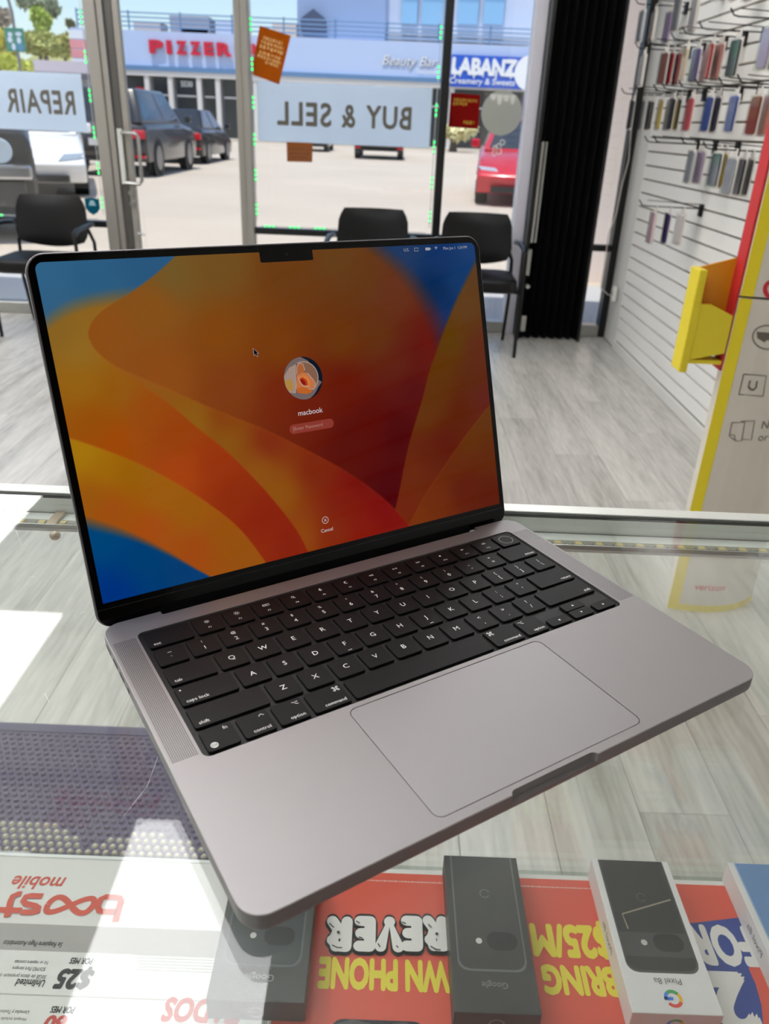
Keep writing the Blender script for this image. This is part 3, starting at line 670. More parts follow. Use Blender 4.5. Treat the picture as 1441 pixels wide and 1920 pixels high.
# round user picture of a cream and orange rose
AV = []
def petal(pts, rgb): AV.append((pts, rgb))
R_ = 14.0
petal(arc(0, 0, R_, 0, 360, 48)[:-1], (6, 20, 34))
def clip(pts): return [(x_ * min(1, R_ * 0.995 / max(1e-6, math.hypot(x_, y_))), y_ * min(1, R_ * 0.995 / max(1e-6, math.hypot(x_, y_)))) for x_, y_ in pts]
petal(clip(arc(-4, 1, 16, 75, 330, 30) + [(13, -4), (9, -1), (8, 6), (5, 11)]), (112, 96, 96))
petal(clip(arc(0.5, 0.5, 10.2, -60, 120, 20) + [(-6, 2), (-2, -9)]), (128, 92, 74))
petal(clip([(-14, 3), (-9, 8), (-4.5, 9.5), (-5.5, 3), (-6, -4), (-7.5, -9), (-12, -8.5), (-14, -4)]), (158, 134, 122))
petal(clip([(-13.6, 0), (-9, 0.5), (-8, -4), (-9.5, -7.5), (-13, -6)]), (172, 132, 62))
petal([(-4.6, 3), (-3.6, 8), (-1.5, 10), (1.0, 9.2), (1.8, 5), (0, 3)], (168, 96, 52))
petal([(-6.2, -6), (-4.5, 2.6), (0, 3.8), (3.4, 3.0), (6.6, -1.4), (8.2, -4.5), (6.2, -8.2), (2.5, -7.2), (-2, -8)], (190, 112, 66))
petal([(-6.2, -6), (-2, -5.5), (4, -7.5), (5.2, -9.5), (1, -10.5), (-5.5, -9)], (186, 96, 36))
petal([(-3.6, 1.2), (0, 2.2), (2.6, 1.2), (4.6, -2.6), (3.6, -6), (-0.6, -5.2), (-3.2, -2.4)], (206, 120, 60))
petal([(-3.0, -0.2), (-0.6, 0.9), (2.2, -1.4), (2.6, -4.6), (0.6, -5.0), (-1.6, -3.6)], (176, 62, 26))
petal([(-2.6, -0.6), (-0.6, -0.4), (0.9, -2.4), (1.0, -4.6), (-0.8, -4.4), (-2.2, -2.4)], (132, 22, 14))
vs4, fs4, cl4 = [], [], []
for k, (pts, rgb) in enumerate(AV):
    b0 = len(vs4)
    for (x_, y_) in pts: vs4.append(tuple(on(.498, .588) @ Vector((x_ * S, y_ * S, k * 1e-5)))); cl4.append((*L3(rgb), 1))
    fs4.append(tuple(range(b0, b0 + len(pts))))
color_mesh('user_picture', vs4, fs4, cl4, disp)
mb = MB()
for pts in (arc(0.5, 0.5, 10.2, -50, 110, 20), [(-4.5, 9.5), (-5.5, 3), (-6, -4), (-7.5, -9)], [(-4.6, 3), (-3.6, 8), (-1.5, 10), (1.0, 9.2), (1.8, 5)], [(3.4, 3.0), (6.6, -1.4), (8.2, -4.5), (6.2, -8.2), (2.5, -7.2)], [(-3.6, 1.2), (-3.2, -2.4), (-0.6, -5.2), (3.6, -6)]):
    mb.stroke(sc(pts), 0.5 * S, on(.498, .588) @ Matrix.Translation((0, 0, 0.0002)))
mb.build('petal_rim', emission('screen_petal_rim', (205, 180, 168), 0.5), disp)
# ================================================================== glass display case the laptop stands on
M_CASEGLASS = glass('case_glass', (0.955, 0.975, 0.962), 0.027, 0.0, 0.035)
M_GLASS2 = glass('front_case_glass', (0.975, 0.985, 0.978), 0.04)
case = empty('display_case', (-0.3, 0.34, 0), 0, 'glass-topped shop display case with aluminium front edge and a strip of small lamps', 'display case')
T = Matrix.Translation((0.3, -0.34, 0))
X0, X1 = -1.5, 0.95
MB().box((X0, 0.10, G - 0.008), (X1, 0.5795, G), T).build('top_glass', M_CASEGLASS, case)
MB().box((X0, 0.583, G - 0.030), (X1, 0.5975, G + 0.0012), T).build('front_edge', M_ALU_W, case, 0.0008, 2)
MB().box((X0, 0.5796, G - 0.0082), (X1, 0.5829, G - 0.0023), T).build('channel_lip', mat('reflection_white_profile', (236, 238, 234), 0.4, 0, 0.02, 30), case)
MB().box((X0, 0.5795, G - 0.0022), (X1, 0.583, G + 0.0003), T).build('gasket', mat('dark_gasket', (44, 48, 44), 0.7), case)
M_CHW = mat('reflection_white_profile', (236, 238, 234), 0.4, 0, 0.02, 30)  # white colour stands in for lights reflected by the metal profile
MB().box((X0, 0.5800, G - 0.0155), (X1, 0.5829, G - 0.0085), T).build('channel_lip', M_CHW, case)
MB().box((X0, 0.5816, G - 0.0180), (X1, 0.5829, G - 0.0157), T).build('channel_groove', M_ALU, case)
MB().box((X0, 0.5790, G - 0.0235), (X1, 0.5829, G - 0.0182), T).build('channel_lip', M_CHW, case)
MB().box((X0, 0.5535, 0.9505), (X1, 0.5788, 0.9545), T).build('lamp_channel', M_CHW, case, 0.0006, 1)
MB().box((X0, 0.5545, 0.9545), (X1, 0.5655, 0.9550), T).build('lamp_tape', mat('lamp_tape', (150, 146, 134), 0.5, 0, 0.12, 120), case)
MB().box((X0, 0.5515, 0.9545), (X1, 0.5530, 0.9580), T).build('tape_lip', M_ALU, case)
ld = None; mbr = MB(); k = 0
xx = -0.44
while xx < 0.46:
    if ld is None: o = MB().box((-0.0027, -0.0025, 0), (0.0027, 0.0025, 0.0013)).build('lamp_chip', mat('phosphor_chip', (214, 196, 132), 0.4), case, 0.0003, 1); ld = o.data
    else: o = link('lamp_chip', ld, None, case)
    o.location = (xx + 0.3, 0.5600 - 0.34, 0.9550)
    for q in (0.0046, 0.0062, 0.0082, 0.0100, 0.0117):
        mbr.box((xx + q, 0.5572 + 0.0012 * (int(q * 1e4) % 3), 0.9550), (xx + q + 0.0009, 0.5592 + 0.0014 * (int(q * 1e4) % 2), 0.9554), T)
    xx += 0.0167
tag(mbr.build('tape_components', mat('tape_components', (66, 62, 56), 0.5), case), kind='stuff')
cx = at_z(98, 975, 0.958).x
MB().box((cx - 0.0045, 0.5525, 0.9552), (cx + 0.0045, 0.578, 0.9572), T).build('rail_clip', mat('copper_clip', (188, 168, 140), 0.35, 0.5), case, 0.0008, 1)
c1 = at_z(105, 1002, 0.952)
MB().sphere(T @ Vector((c1.x, c1.y - 0.002, 0.952)), (0.0042, 0.0042, 0.0038), 12, 7).build('clip_screw', mat('copper_screw', (196, 176, 150), 0.3, 0.5), case, smooth=True)
mb = MB()
for pts in ([(0, 948), (12, 962), (24, 982), (33, 1002), (40, 1022)], [(30, 966), (33, 950)], [(32, 967), (24, 955)], [(33, 968), (41, 955)], [(34, 970), (52, 960)], [(262, 1268), (300, 1345)], [(296, 1418), (276, 1474), (232, 1530)], [(52, 1084), (60, 1080), (66, 1083)], [(150, 1150), (160, 1146)], [(84, 1300), (92, 1316)]):
    mb.stroke([tuple(at_z(*p, G + 0.0002))[:2] for p in pts], 0.00016, T, False, G + 0.0002)
tag(mb.build('scratches', mat('glass_scratch', (232, 234, 230), 0.6), case), kind='stuff')
MB().box((X0, 0.5915, 0.12), (X1, 0.5970, 0.940), T).build('front_glass', M_GLASS2, case)
MB().box((X0, 0.575, 0.085), (X1, 0.5975, 0.12), T).build('lower_edge', M_ALU, case)
MB().box((X0, 0.12, 0.0), (X1, 0.59, 0.085), T).build('plinth', mat('case_plinth', (70, 66, 60), 0.6, 0, 0.05, 10), case)
for a in (X0, X1 - 0.02):
    MB().box((a, 0.10, 0.085), (a + 0.02, 0.575, 0.94), T).build('side_panel', M_ALU, case)
MB().box((X0 + 0.02, 0.10, 0.10), (X1 - 0.02, 0.115, 0.94), T).build('rear_rail', M_ALU, case)
ZS = 0.536
MB().box((X0 + 0.02, 0.118, ZS - 0.008), (X1 - 0.02, 0.5910, ZS - 0.0006), T).build('shelf', glass('shelf_glass', (0.86, 0.90, 0.875), 0.04), case)

# ---- print helpers for things lying on the shelf, lettered to be read from the customer side
def world_rect(x0, x1, y0, y1, z):
    ym, xm = (y0 + y1) / 2, (x0 + x1) / 2
    return at_z(x0, ym, z).x, at_z(x1, ym, z).x, at_z(xm, y1, z).y, at_z(xm, y0, z).y
def flip_text(mb, body, px, z, off=0.0, shear=0.0, inv=I4, sp=1.0):
    """fit lettering, turned 180 degrees, into the pixel box px=(x0,x1,y0,y1) on the plane z"""
    a, b, c, d_ = world_rect(*px, z)
    V, F = bold_geo(body, off, shear, sp)
    mb.add([(b - u * (b - a), d_ - v * (d_ - c), z + k * 2e-5) for u, v, k in V], F, inv)
def scribble(mb, x0, x1, y, h, z, inv=I4, seed=1, gap=0.35):
    """a line of print too fine to read"""
    r = random.Random(seed); x_ = x0
    while x_ < x1:
        w = h * r.uniform(0.5, 2.2); w = min(w, x1 - x_)
        mb.poly([(x_, y - h / 2 * r.uniform(.7, 1), z), (x_ + w, y - h / 2 * r.uniform(.7, 1), z), (x_ + w, y + h / 2 * r.uniform(.6, 1), z), (x_, y + h / 2 * r.uniform(.6, 1), z)], inv)
        x_ += w + h * gap

# white flyer
ya = at_z(200, 1612, ZS).y
fx0, fx1, fy0, fy1 = -0.55, -0.083, 0.20, ya
fo = empty('plan_flyer', ((fx0 + fx1) / 2, (fy0 + fy1) / 2, ZS), 0, 'large white printed flyer with red lettering lying under the counter glass', 'flyer')
TI = Matrix.Translation((-(fx0 + fx1) / 2, -(fy0 + fy1) / 2, -ZS))
MB().box((fx0, fy0, ZS - 0.0003), (fx1, fy1, ZS + 0.0005), TI).build('sheet', M_PAPER, fo)
MB().box((fx0, fy1 - 0.0005, ZS + 0.0002), (fx1, fy1 + 0.0035, ZS + 0.0012), TI).build('sheet_edge', mat('flyer_edge', (236, 238, 236), 0.3), fo)
ZP = ZS + 0.0007
y1_, y0_ = at_z(80, 1733, ZP).y, at_z(80, 1783, ZP).y
MB().box((fx0, y0_, ZS + 0.0005), (-0.11, y1_, ZP - 0.0001), TI).build('grey_band', mat('grey_print', (176, 172, 168), 0.6), fo)
yl = at_z(80, 1866, ZP).y
MB().box((fx0, yl - 0.0006, ZS + 0.0005), (-0.11, yl + 0.0006, ZP - 0.0001), TI).build('divider', mat('grey_rule', (190, 186, 184), 0.6), fo)
M_RED = mat('brand_red_print', (214, 82, 60), 0.55)
mb = MB()
flip_text(mb, 'mobile', (21, 121, 1643, 1668), ZP, 0.02, 0.18, TI)
# "boost" wordmark: b, looped double o, s, t
r0 = world_rect(0, 229, 1674, 1730, ZP)
def B(px, py): v = at_z(px, py, ZP); return (v.x, v.y)
lw_ = 0.0062
a, b_, c_, d_ = world_rect(84, 180, 1678, 1717, ZP)
cx_, cy_ = (a + b_) / 2, (c_ + d_) / 2; rx, ry = (b_ - a) / 2 - lw_ / 2, (d_ - c_) / 2 - lw_ / 2
lem = []
for i in range(64):
    t_ = 2 * math.pi * i / 64
    lem.append((cx_ + rx * math.cos(t_) + 0.006 * math.sin(2 * t_) * 0.3, cy_ + ry * 1.0 * math.sin(2 * t_) * (1.0)))
mb.stroke(lem[:17] , lw_, TI, False, ZP); mb.stroke(lem[16:33], lw_, TI, False, ZP + 1e-4); mb.stroke(lem[32:49], lw_, TI, False, ZP + 2e-4); mb.stroke(lem[48:] + lem[:1], lw_, TI, False, ZP + 3e-4)
_kz = [4e-4]
def PL(pts):
    _kz[0] += 1e-4; mb.stroke([B(*p) for p in pts], lw_, TI, False, ZP + _kz[0])
PL([(216, 1729), (222, 1706), (227, 1690), (224, 1684), (216, 1683), (198, 1682), (189, 1686), (183, 1700), (186, 1708), (194, 1710), (219, 1710)])
PL([(80, 1681), (57, 1680), (48, 1682), (44, 1689), (48, 1695), (66, 1699), (72, 1703), (71, 1709), (62, 1711), (40, 1711)])
PL([(40, 1708), (-14, 1706)]); PL([(13, 1720), (20, 1690), (24, 1681), (34, 1677), (40, 1677)])
mb.build('red_lettering', M_RED, fo)
mb = MB()
flip_text(mb, 'Se Requiere Pago Automático', (6, 118, 1762, 1775), ZP, 0.015, 0.1, TI)
flip_text(mb, 'POR MES', (131, 174, 1796, 1808), ZP, 0.03, 0.15, TI)
flip_text(mb, '$25', (105, 174, 1811, 1856), ZP, 0.05, 0.15, TI)
flip_text(mb, 'Unlimited', (29, 84, 1836, 1850), ZP, 0.025, 0.12, TI)
flip_text(mb, '30GB de datos premium de alta', (-18, 88, 1824, 1834), ZP, 0.0, 0.1, TI)
flip_text(mb, '$25/MES Para siempre', (23, 86, 1811, 1820), ZP, 0.0, 0.1, TI)
flip_text(mb, 'No se requiere contrato', (27, 91, 1799, 1808), ZP, 0.0, 0.1, TI)
flip_text(mb, 'POR MES', (95, 140, 1887, 1900), ZP, 0.03, 0.15, TI)
flip_text(mb, 'Llamadas y Textos', (0, 55, 1892, 1901), ZP, 0.0, 0.1, TI)
flip_text(mb, 'Hotspot incluido', (1, 50, 1906, 1914), ZP, 0.0, 0.1, TI)
mb.build('black_lettering', M_INK, fo)
mb = MB()
flip_text(mb, '60', (82, 124, 1903, 1935), ZP, 0.05, 0.15, TI)
flip_text(mb, 'TADOS', (305, 452, 1871, 1919), ZP, 0.045, 0.12, TI)
mb.build('red_figures', mat('red_print', (202, 62, 52), 0.55), fo)
mb = MB()
for i in range(6):
    p0, p1 = at_z(256, 1790 + 5.6 * i, ZP), at_z(432, 1794 + 5.6 * i, ZP)
    scribble(mb, p0.x, p1.x, p0.y, 0.0012, ZP, TI, i, 0.5)
tag(mb.build('fine_print', mat('pale_grey_print', (178, 176, 174), 0.6), fo), kind='stuff')

# red poster beside it
rx0, rx1, ry0, ry1 = -0.081, 0.55, 0.20, at_z(900, 1636, ZS).y
po = empty('red_poster', ((rx0 + rx1) / 2, (ry0 + ry1) / 2, ZS), 0, 'glossy red poster with yellow block letters lying under the counter glass beneath the phone boxes', 'poster')
TI = Matrix.Translation((-(rx0 + rx1) / 2, -(ry0 + ry1) / 2, -ZS))
MB().box((rx0, ry0, ZS - 0.0003), (rx1, ry1, ZS + 0.0004), TI).build('sheet', M_PAPER, po)
MB().box((rx0 + 0.002, ry0, ZS + 0.0004), (rx1, ry1 - 0.0055, ZS + 0.0006), TI).build('red_field', mat('red_poster_ink', (226, 88, 66), 0.4, 0, 0.02, 8), po)
ZP = ZS + 0.0009
mb = MB(); flip_text(mb, 'BRING', (1017, 1158, 1810, 1868), ZP, 0.052, 0.0, TI, 0.98); flip_text(mb, 'YOUR O', (850, 985, 1804, 1864), ZP, 0.05, 0.0, TI, 0.98); flip_text(mb, 'WN PHONE', (596, 842, 1797, 1859), ZP, 0.052, 0.0, TI, 0.98); flip_text(mb, '$25/M', (995, 1145, 1725, 1797), ZP, 0.052, 0.0, TI); flip_text(mb, 'O', (930, 975, 1725, 1797), ZP, 0.052, 0.0, TI)
mb.build('yellow_lettering', mat('yellow_print', (238, 220, 62), 0.5), po)
BUB = {'F': [[(.25, .05), (.25, .92)], [(.25, .92), (.8, .92)], [(.25, .5), (.7, .5)]], 'O': [arc(.5, .5, .32, 0, 360, 14, .40)], 'R': [[(.2, .08), (.2, .92)], [(.2, .92), (.6, .92), (.76, .72), (.6, .5), (.25, .5)], [(.42, .5), (.82, .08)]],
       'E': [[(.28, .08), (.28, .92)], [(.28, .92), (.78, .92)], [(.28, .5), (.72, .5)], [(.28, .08), (.78, .08)]], 'V': [[(.12, .94), (.5, .1), (.88, .94)]]}
def balloon(mb, z, wd, dy):
    spans = [(608, 663), (660, 709), (703, 756), (748, 797), (790, 842), (842, 895), (895, 935)]; k = 0
    for ch_, (pa, pb) in zip('REVEROF', spans):
        a, b, c, d_ = world_rect(pa + 5, pb - 5, 1727, 1783, ZP)
        for ln in BUB[ch_]:
            pts = [(b - u * (b - a), d_ - v * (d_ - c) + dy) for u, v in ln]; mb.stroke(pts, wd, TI, False, z + k * 1.5e-5); k += 1
            for q in pts: mb.poly(arc(q[0], q[1], wd / 2, 0, 360, 12)[:-1], TI, z + k * 1.5e-5); k += 1
mb = MB(); balloon(mb, ZP, 0.0150, 0.0); balloon(mb, ZP + 0.0016, 0.0120, 0.0032); tag(mb.build('letter_shadow', mat('black_print', (20, 18, 18), 0.5), po), kind='stuff')
mb = MB(); balloon(mb, ZP + 0.0032, 0.0112, 0.0); tag(mb.build('balloon_lettering', mat('white_print', (236, 232, 228), 0.5), po), kind='stuff')
mb = MB()
for (px_, py_) in ((634, 1754), (818, 1757)):
    v = at_z(px_, py_, ZP); mb.prism(arc(v.x, v.y, 0.0016, 0, 360, 10)[:-1], ZP + 0.0049, ZP + 0.0050, TI)
for pts in ([(617, 1737), (623, 1743), (626, 1745)], [(622, 1778), (632, 1783), (641, 1783)], [(667, 1733), (674, 1737)], [(672, 1763), (679, 1765)], [(708, 1775), (712, 1782)], [(742, 1779), (746, 1783)], [(753, 1735), (760, 1738)], [(758, 1765), (765, 1768)], [(802, 1739), (808, 1745)], [(806, 1780), (816, 1786), (825, 1787)]):
    mb.stroke([tuple(at_z(*p, ZP))[:2] for p in pts], 0.0012, TI, False, ZP + 0.0050)
mb.build('letter_creases', mat('black_print', (20, 18, 18), 0.5), po)
blue = [(1285, 1732), (1378, 1721), (1480, 1716), (1480, 1800), (1402, 1814), (1416, 1845), (1427, 1885), (1432, 1940), (1326, 1940), (1300, 1800)]
MB().prism([tuple(at_z(*p, ZP))[:2] for p in blue], ZS + 0.0006, ZP - 0.0001, TI).build('blue_panel', mat('blue_print', (36, 66, 150), 0.4), po)
mb = MB(); flip_text(mb, 'FOR', (1296, 1412, 1734, 1812), ZP, 0.05, 0.0, TI); flip_text(mb, '2', (1328, 1416, 1822, 1945), ZP, 0.06, 0.0, TI)
mb.build('white_lettering', mat('white_print', (236, 232, 228), 0.5), po)
mb = MB()
p0, p1 = at_z(600, 1650, ZP), at_z(1230, 1668, ZP); scribble(mb, p0.x, p1.x, (p0.y + p1.y) / 2, 0.0016, ZP, TI, 4, 0.4)
tag(mb.build('fine_print', mat('pale_pink_print', (238, 196, 186), 0.5), po), kind='stuff')

# ---- phone boxes
ZB = 0.564
def phone_box(name, label, corners, body, phone, logo, word, accent, gcol, side_text=None):
    (ax, ay), (bx, by), (cx_, cy_) = corners                # far-left, far-right, near edge pixel
    a, b = at_z(ax, ay, ZB), at_z(bx, by, ZB); n = at_z(cx_, cy_, ZB)
    w = b.x - a.x; l = a.y - n.y; x0 = a.x; y0 = n.y
    o = empty(name, (x0 + w / 2, y0 + l / 2, ZS + 0.0011), 0, label, 'phone box', 'boxed phones under the counter glass')
    h = ZB - ZS - 0.0011
    MB().box((-w / 2, -l / 2, 0), (w / 2, l / 2, h)).build('carton', body, o, 0.0008, 2)
    zt = h + 0.0003
    pw = w * 0.80; py0 = -l / 2 + 0.245 * l
    pts = [(-pw / 2, l / 2 - 0.0008)] + [(-pw / 2 + 0.010 - 0.010 * math.cos(t_), py0 + 0.010 - 0.010 * math.sin(t_)) for t_ in (0, .35, .7, 1.05, 1.57)] + [(pw / 2 - 0.010 + 0.010 * math.sin(t_), py0 + 0.010 - 0.010 * math.cos(t_)) for t_ in (0, .35, .7, 1.05, 1.57)] + [(pw / 2, l / 2 - 0.0008)]
    rim = [(x_ * 1.05, y_ - 0.0022 if y_ < l / 2 - 0.002 else y_) for x_, y_ in pts]
    MB().prism(rim, h - 0.0005, h + 0.0001).build('phone_rim_print', accent, o)
    MB().prism(pts, h - 0.0005, h + 0.0002).build('phone_print', phone, o)
    MB().prism(rrect(0.0290, 0.0185, 0.0090, 6, pw * 0.19, py0 + 0.028), h, zt).build('camera_print', mat('camera_print', (30, 30, 32), 0.35), o)
    MB().prism(arc(-pw * 0.17, py0 + 0.0275, 0.0030, 0, 360, 14)[:-1], h, zt).build('flash_print', mat('flash_print', (206, 204, 200), 0.4), o)
    mb = MB(); mb.stroke(arc(0, l / 2 - 0.045, 0.0045, 20, 330, 14), 0.0012, I4, False, zt); mb.build('faint_mark', accent, o)
    mb = MB()
    vs, fs = text_geo(word, 1.0, 'CENTER', 0.005, 0, 3, 1.0); xs = [v[0] for v in vs]; s_ = (w * 0.31) / (max(xs) - min(xs)); yw = -l / 2 + 0.155 * l if not gcol else -l / 2 + 0.185 * l
    mb.add([(-v[0] * s_, yw - v[1] * s_, zt) for v in vs], fs); mb.build('lettering', logo, o)
    def G_arcs(M_, rad, wd, par, nm):
        for a0, a1, rgb in (((200, 318, (66, 133, 244)) if False else (-5, 8, (66, 133, 244))), (-50, -2, (66, 133, 244)), (-140, -50, (52, 168, 83)), (-205, -140, (251, 188, 5)), (-320, -205, (234, 67, 53))):
            q = MB().stroke(arc(0, 0, rad, a0, a1, 12), wd, M_, False, 0); q.build(nm, mat('g%d_%d_%d' % rgb, rgb, 0.5) if gcol else logo, par)
        MB().poly([(0, -wd / 2), (rad + wd / 2, -wd / 2), (rad + wd / 2, wd / 2), (0, wd / 2)], M_).build(nm, mat('g66_133_244', (66, 133, 244), 0.5) if gcol else logo, par)
    if gcol: G_arcs(frame((0, -l / 2 + 0.085 * l, zt), (-1, 0, 0), (0, -1, 0)), 0.0066, 0.0030, o, 'logo_arc')
    G_arcs(frame((0, -l / 2 - 0.0003, h * 0.45), (-1, 0, 0), (0, 0, -1)), 0.0066, 0.0028 if gcol else 0.0014, o, 'end_logo_arc')
    if side_text:
        mb = MB(); vs, fs = text_geo(side_text, 0.011, 'CENTER', 0.0, 0, 3, 1.0)
        mb.add([(v[0], v[1], 0) for v in vs], fs, frame((-w / 2 - 0.0003, 0.0, h * 0.5), (0, 1, 0), (0, 0, 1))); mb.build('side_lettering', logo, o)
    return o, w, l, h
M_DKBOX = mat('charcoal_carton', (74, 75, 74), 0.5, 0, 0.03, 20); M_BKBOX = mat('black_carton', (58, 57, 55), 0.45, 0, 0.03, 20)
M_WHBOX = mat('white_carton', (234, 231, 230), 0.5, 0, 0.015, 20)
phone_box('phone_box', 'charcoal grey phone box lying half under the laptop corner', ((441, 1620), (598, 1620), (500, 1879)), M_DKBOX, mat('slate_phone_print', (58, 64, 66), 0.35), mat('pale_print', (150, 150, 150), 0.5), 'Google', mat('slate_rim_print', (92, 98, 100), 0.4), False)
phone_box('phone_box', 'all-black phone box covering the middle of the red poster', ((832, 1603), (967, 1606), (930, 1901)), M_BKBOX, mat('black_phone_print', (62, 62, 62), 0.3), mat('grey_print_mark', (128, 126, 124), 0.5), 'Google', mat('grey_rim_print', (104, 104, 106), 0.4), False)
o, w, l, h = phone_box('phone_box', 'white phone box with a black phone picture and a coloured letter G', ((1108, 1610), (1251, 1617), (1270, 1902)), M_WHBOX, mat('graphite_phone_print', (46, 46, 47), 0.3), mat('grey_wordmark', (120, 118, 116), 0.5), 'Pixel 8a', mat('graphite_rim_print', (78, 78, 80), 0.4), True, 'Pixel 8a')
MB().box((-w * 0.40, -l / 2 + 0.245 * l + 0.0135, h), (w * 0.40, -l / 2 + 0.245 * l + 0.038, h + 0.00025)).build('camera_bar_print', mat('camera_bar_print', (70, 70, 71), 0.35), o)
mb = MB().stroke([(-w * 0.28, 0.0), (-w * 0.3, 0.016), (w * 0.36, 0.034)], 0.0016, I4, False, h + 0.0004); mb.build('light_streak_print', mat('light_streak_print', (160, 148, 132), 0.4), o)
phone_box('phone_box', 'white phone box with a pale blue phone picture at the poster edge', ((1363, 1617), (1497, 1622), (1560, 1904)), M_WHBOX, mat('blue_phone_print', (112, 150, 200), 0.35), mat('grey_wordmark', (120, 118, 116), 0.5), 'Pixel 8a', mat('pale_blue_rim_print', (160, 186, 220), 0.4), True, 'Pixel 8a')
# small phone in a clear bag
p0, p1 = at_z(612, 1904, ZS + 0.012), at_z(806, 1906, ZS + 0.012)
bx, by = (p0.x + p1.x) / 2, p0.y; bw = p1.x - p0.x
bo = empty('bagged_phone', (bx, by - 0.08, ZS + 0.0011), 0, 'dark phone sealed in a clear plastic bag on the red poster', 'phone')
MB().prism(rrect(bw * 0.92, 0.15, 0.011, 6, 0, 0.004), 0.001, 0.010).build('phone', mat('navy_phone', (22, 26, 38), 0.25), bo, 0.002, 2)
pts = [(-bw / 2 - 0.004, -0.085), (bw / 2 + 0.004, -0.085), (bw / 2 + 0.005, 0.070), (bw / 4, 0.077), (0.0, 0.073), (-bw / 4, 0.078), (-bw / 2 - 0.003, 0.069)]
MB().prism(pts, 0.0102, 0.0108).build('bag', glass('clear_bag', (0.9, 0.9, 0.9), 0.10, 0.15), bo)

# ---- rubber mat on the floor beyond the case
mx0, mx1, my0, my1 = -1.15, -0.14, 0.80, 1.372
mo = empty('floor_mat', ((mx0 + mx1) / 2, (my0 + my1) / 2, 0), 0, 'dark purple studded rubber mat on the floor in front of the display case', 'mat')
TI = Matrix.Translation((-(mx0 + mx1) / 2, -(my0 + my1) / 2, 0))
MB().box((mx0, my0, 0.0005), (mx1, my1, 0.006), TI).build('mat_sheet', mat('purple_rubber', (84, 74, 104), 0.6, 0, 0.06, 30), mo, 0.002, 1)
MB().box((mx0, my1 - 0.03, 0.006), (mx1, my1 - 0.012, 0.0085), TI).build('mat_border', mat('purple_rubber_border', (70, 64, 96), 0.5), mo)
blobs = [(at_z(28, 1612, 0), 0.125, 0.085), (at_z(268, 1618, 0), 0.125, 0.06)]
ma, mb_ = MB(), MB(); r = 0
yy = my0 + 0.012
while yy < my1 - 0.036:
    xx = mx0 + 0.012 + (0.0084 if r % 2 else 0)
    while xx < mx1 - 0.01:
        t_ = mb_ if any(((xx - c.x) / ra) ** 2 + ((yy - c.y) / rb) ** 2 < 1 for c, ra, rb in blobs) else ma
        R1, R2 = 0.0062, 0.0034
        vs = [(xx + R1 * math.cos(a * math.pi / 3), yy + R1 * math.sin(a * math.pi / 3), 0.006) for a in range(6)] + [(xx + R2 * math.cos(a * math.pi / 3), yy + R2 * math.sin(a * math.pi / 3), 0.0105) for a in range(6)]
        t_.add(vs, [(i, (i + 1) % 6, 6 + (i + 1) % 6, 6 + i) for i in range(6)] + [(6, 7, 8, 9, 10, 11)], TI)
        xx += 0.0168
    yy += 0.0145; r += 1
tag(ma.build('mat_studs', mat('purple_rubber_stud', (96, 86, 112), 0.5, 0, 0.05, 30), mo), kind='stuff')
tag(mb_.build('printed_studs', mat('cream_rubber_stud', (206, 200, 176), 0.5, 0, 0.05, 30), mo), kind='stuff')
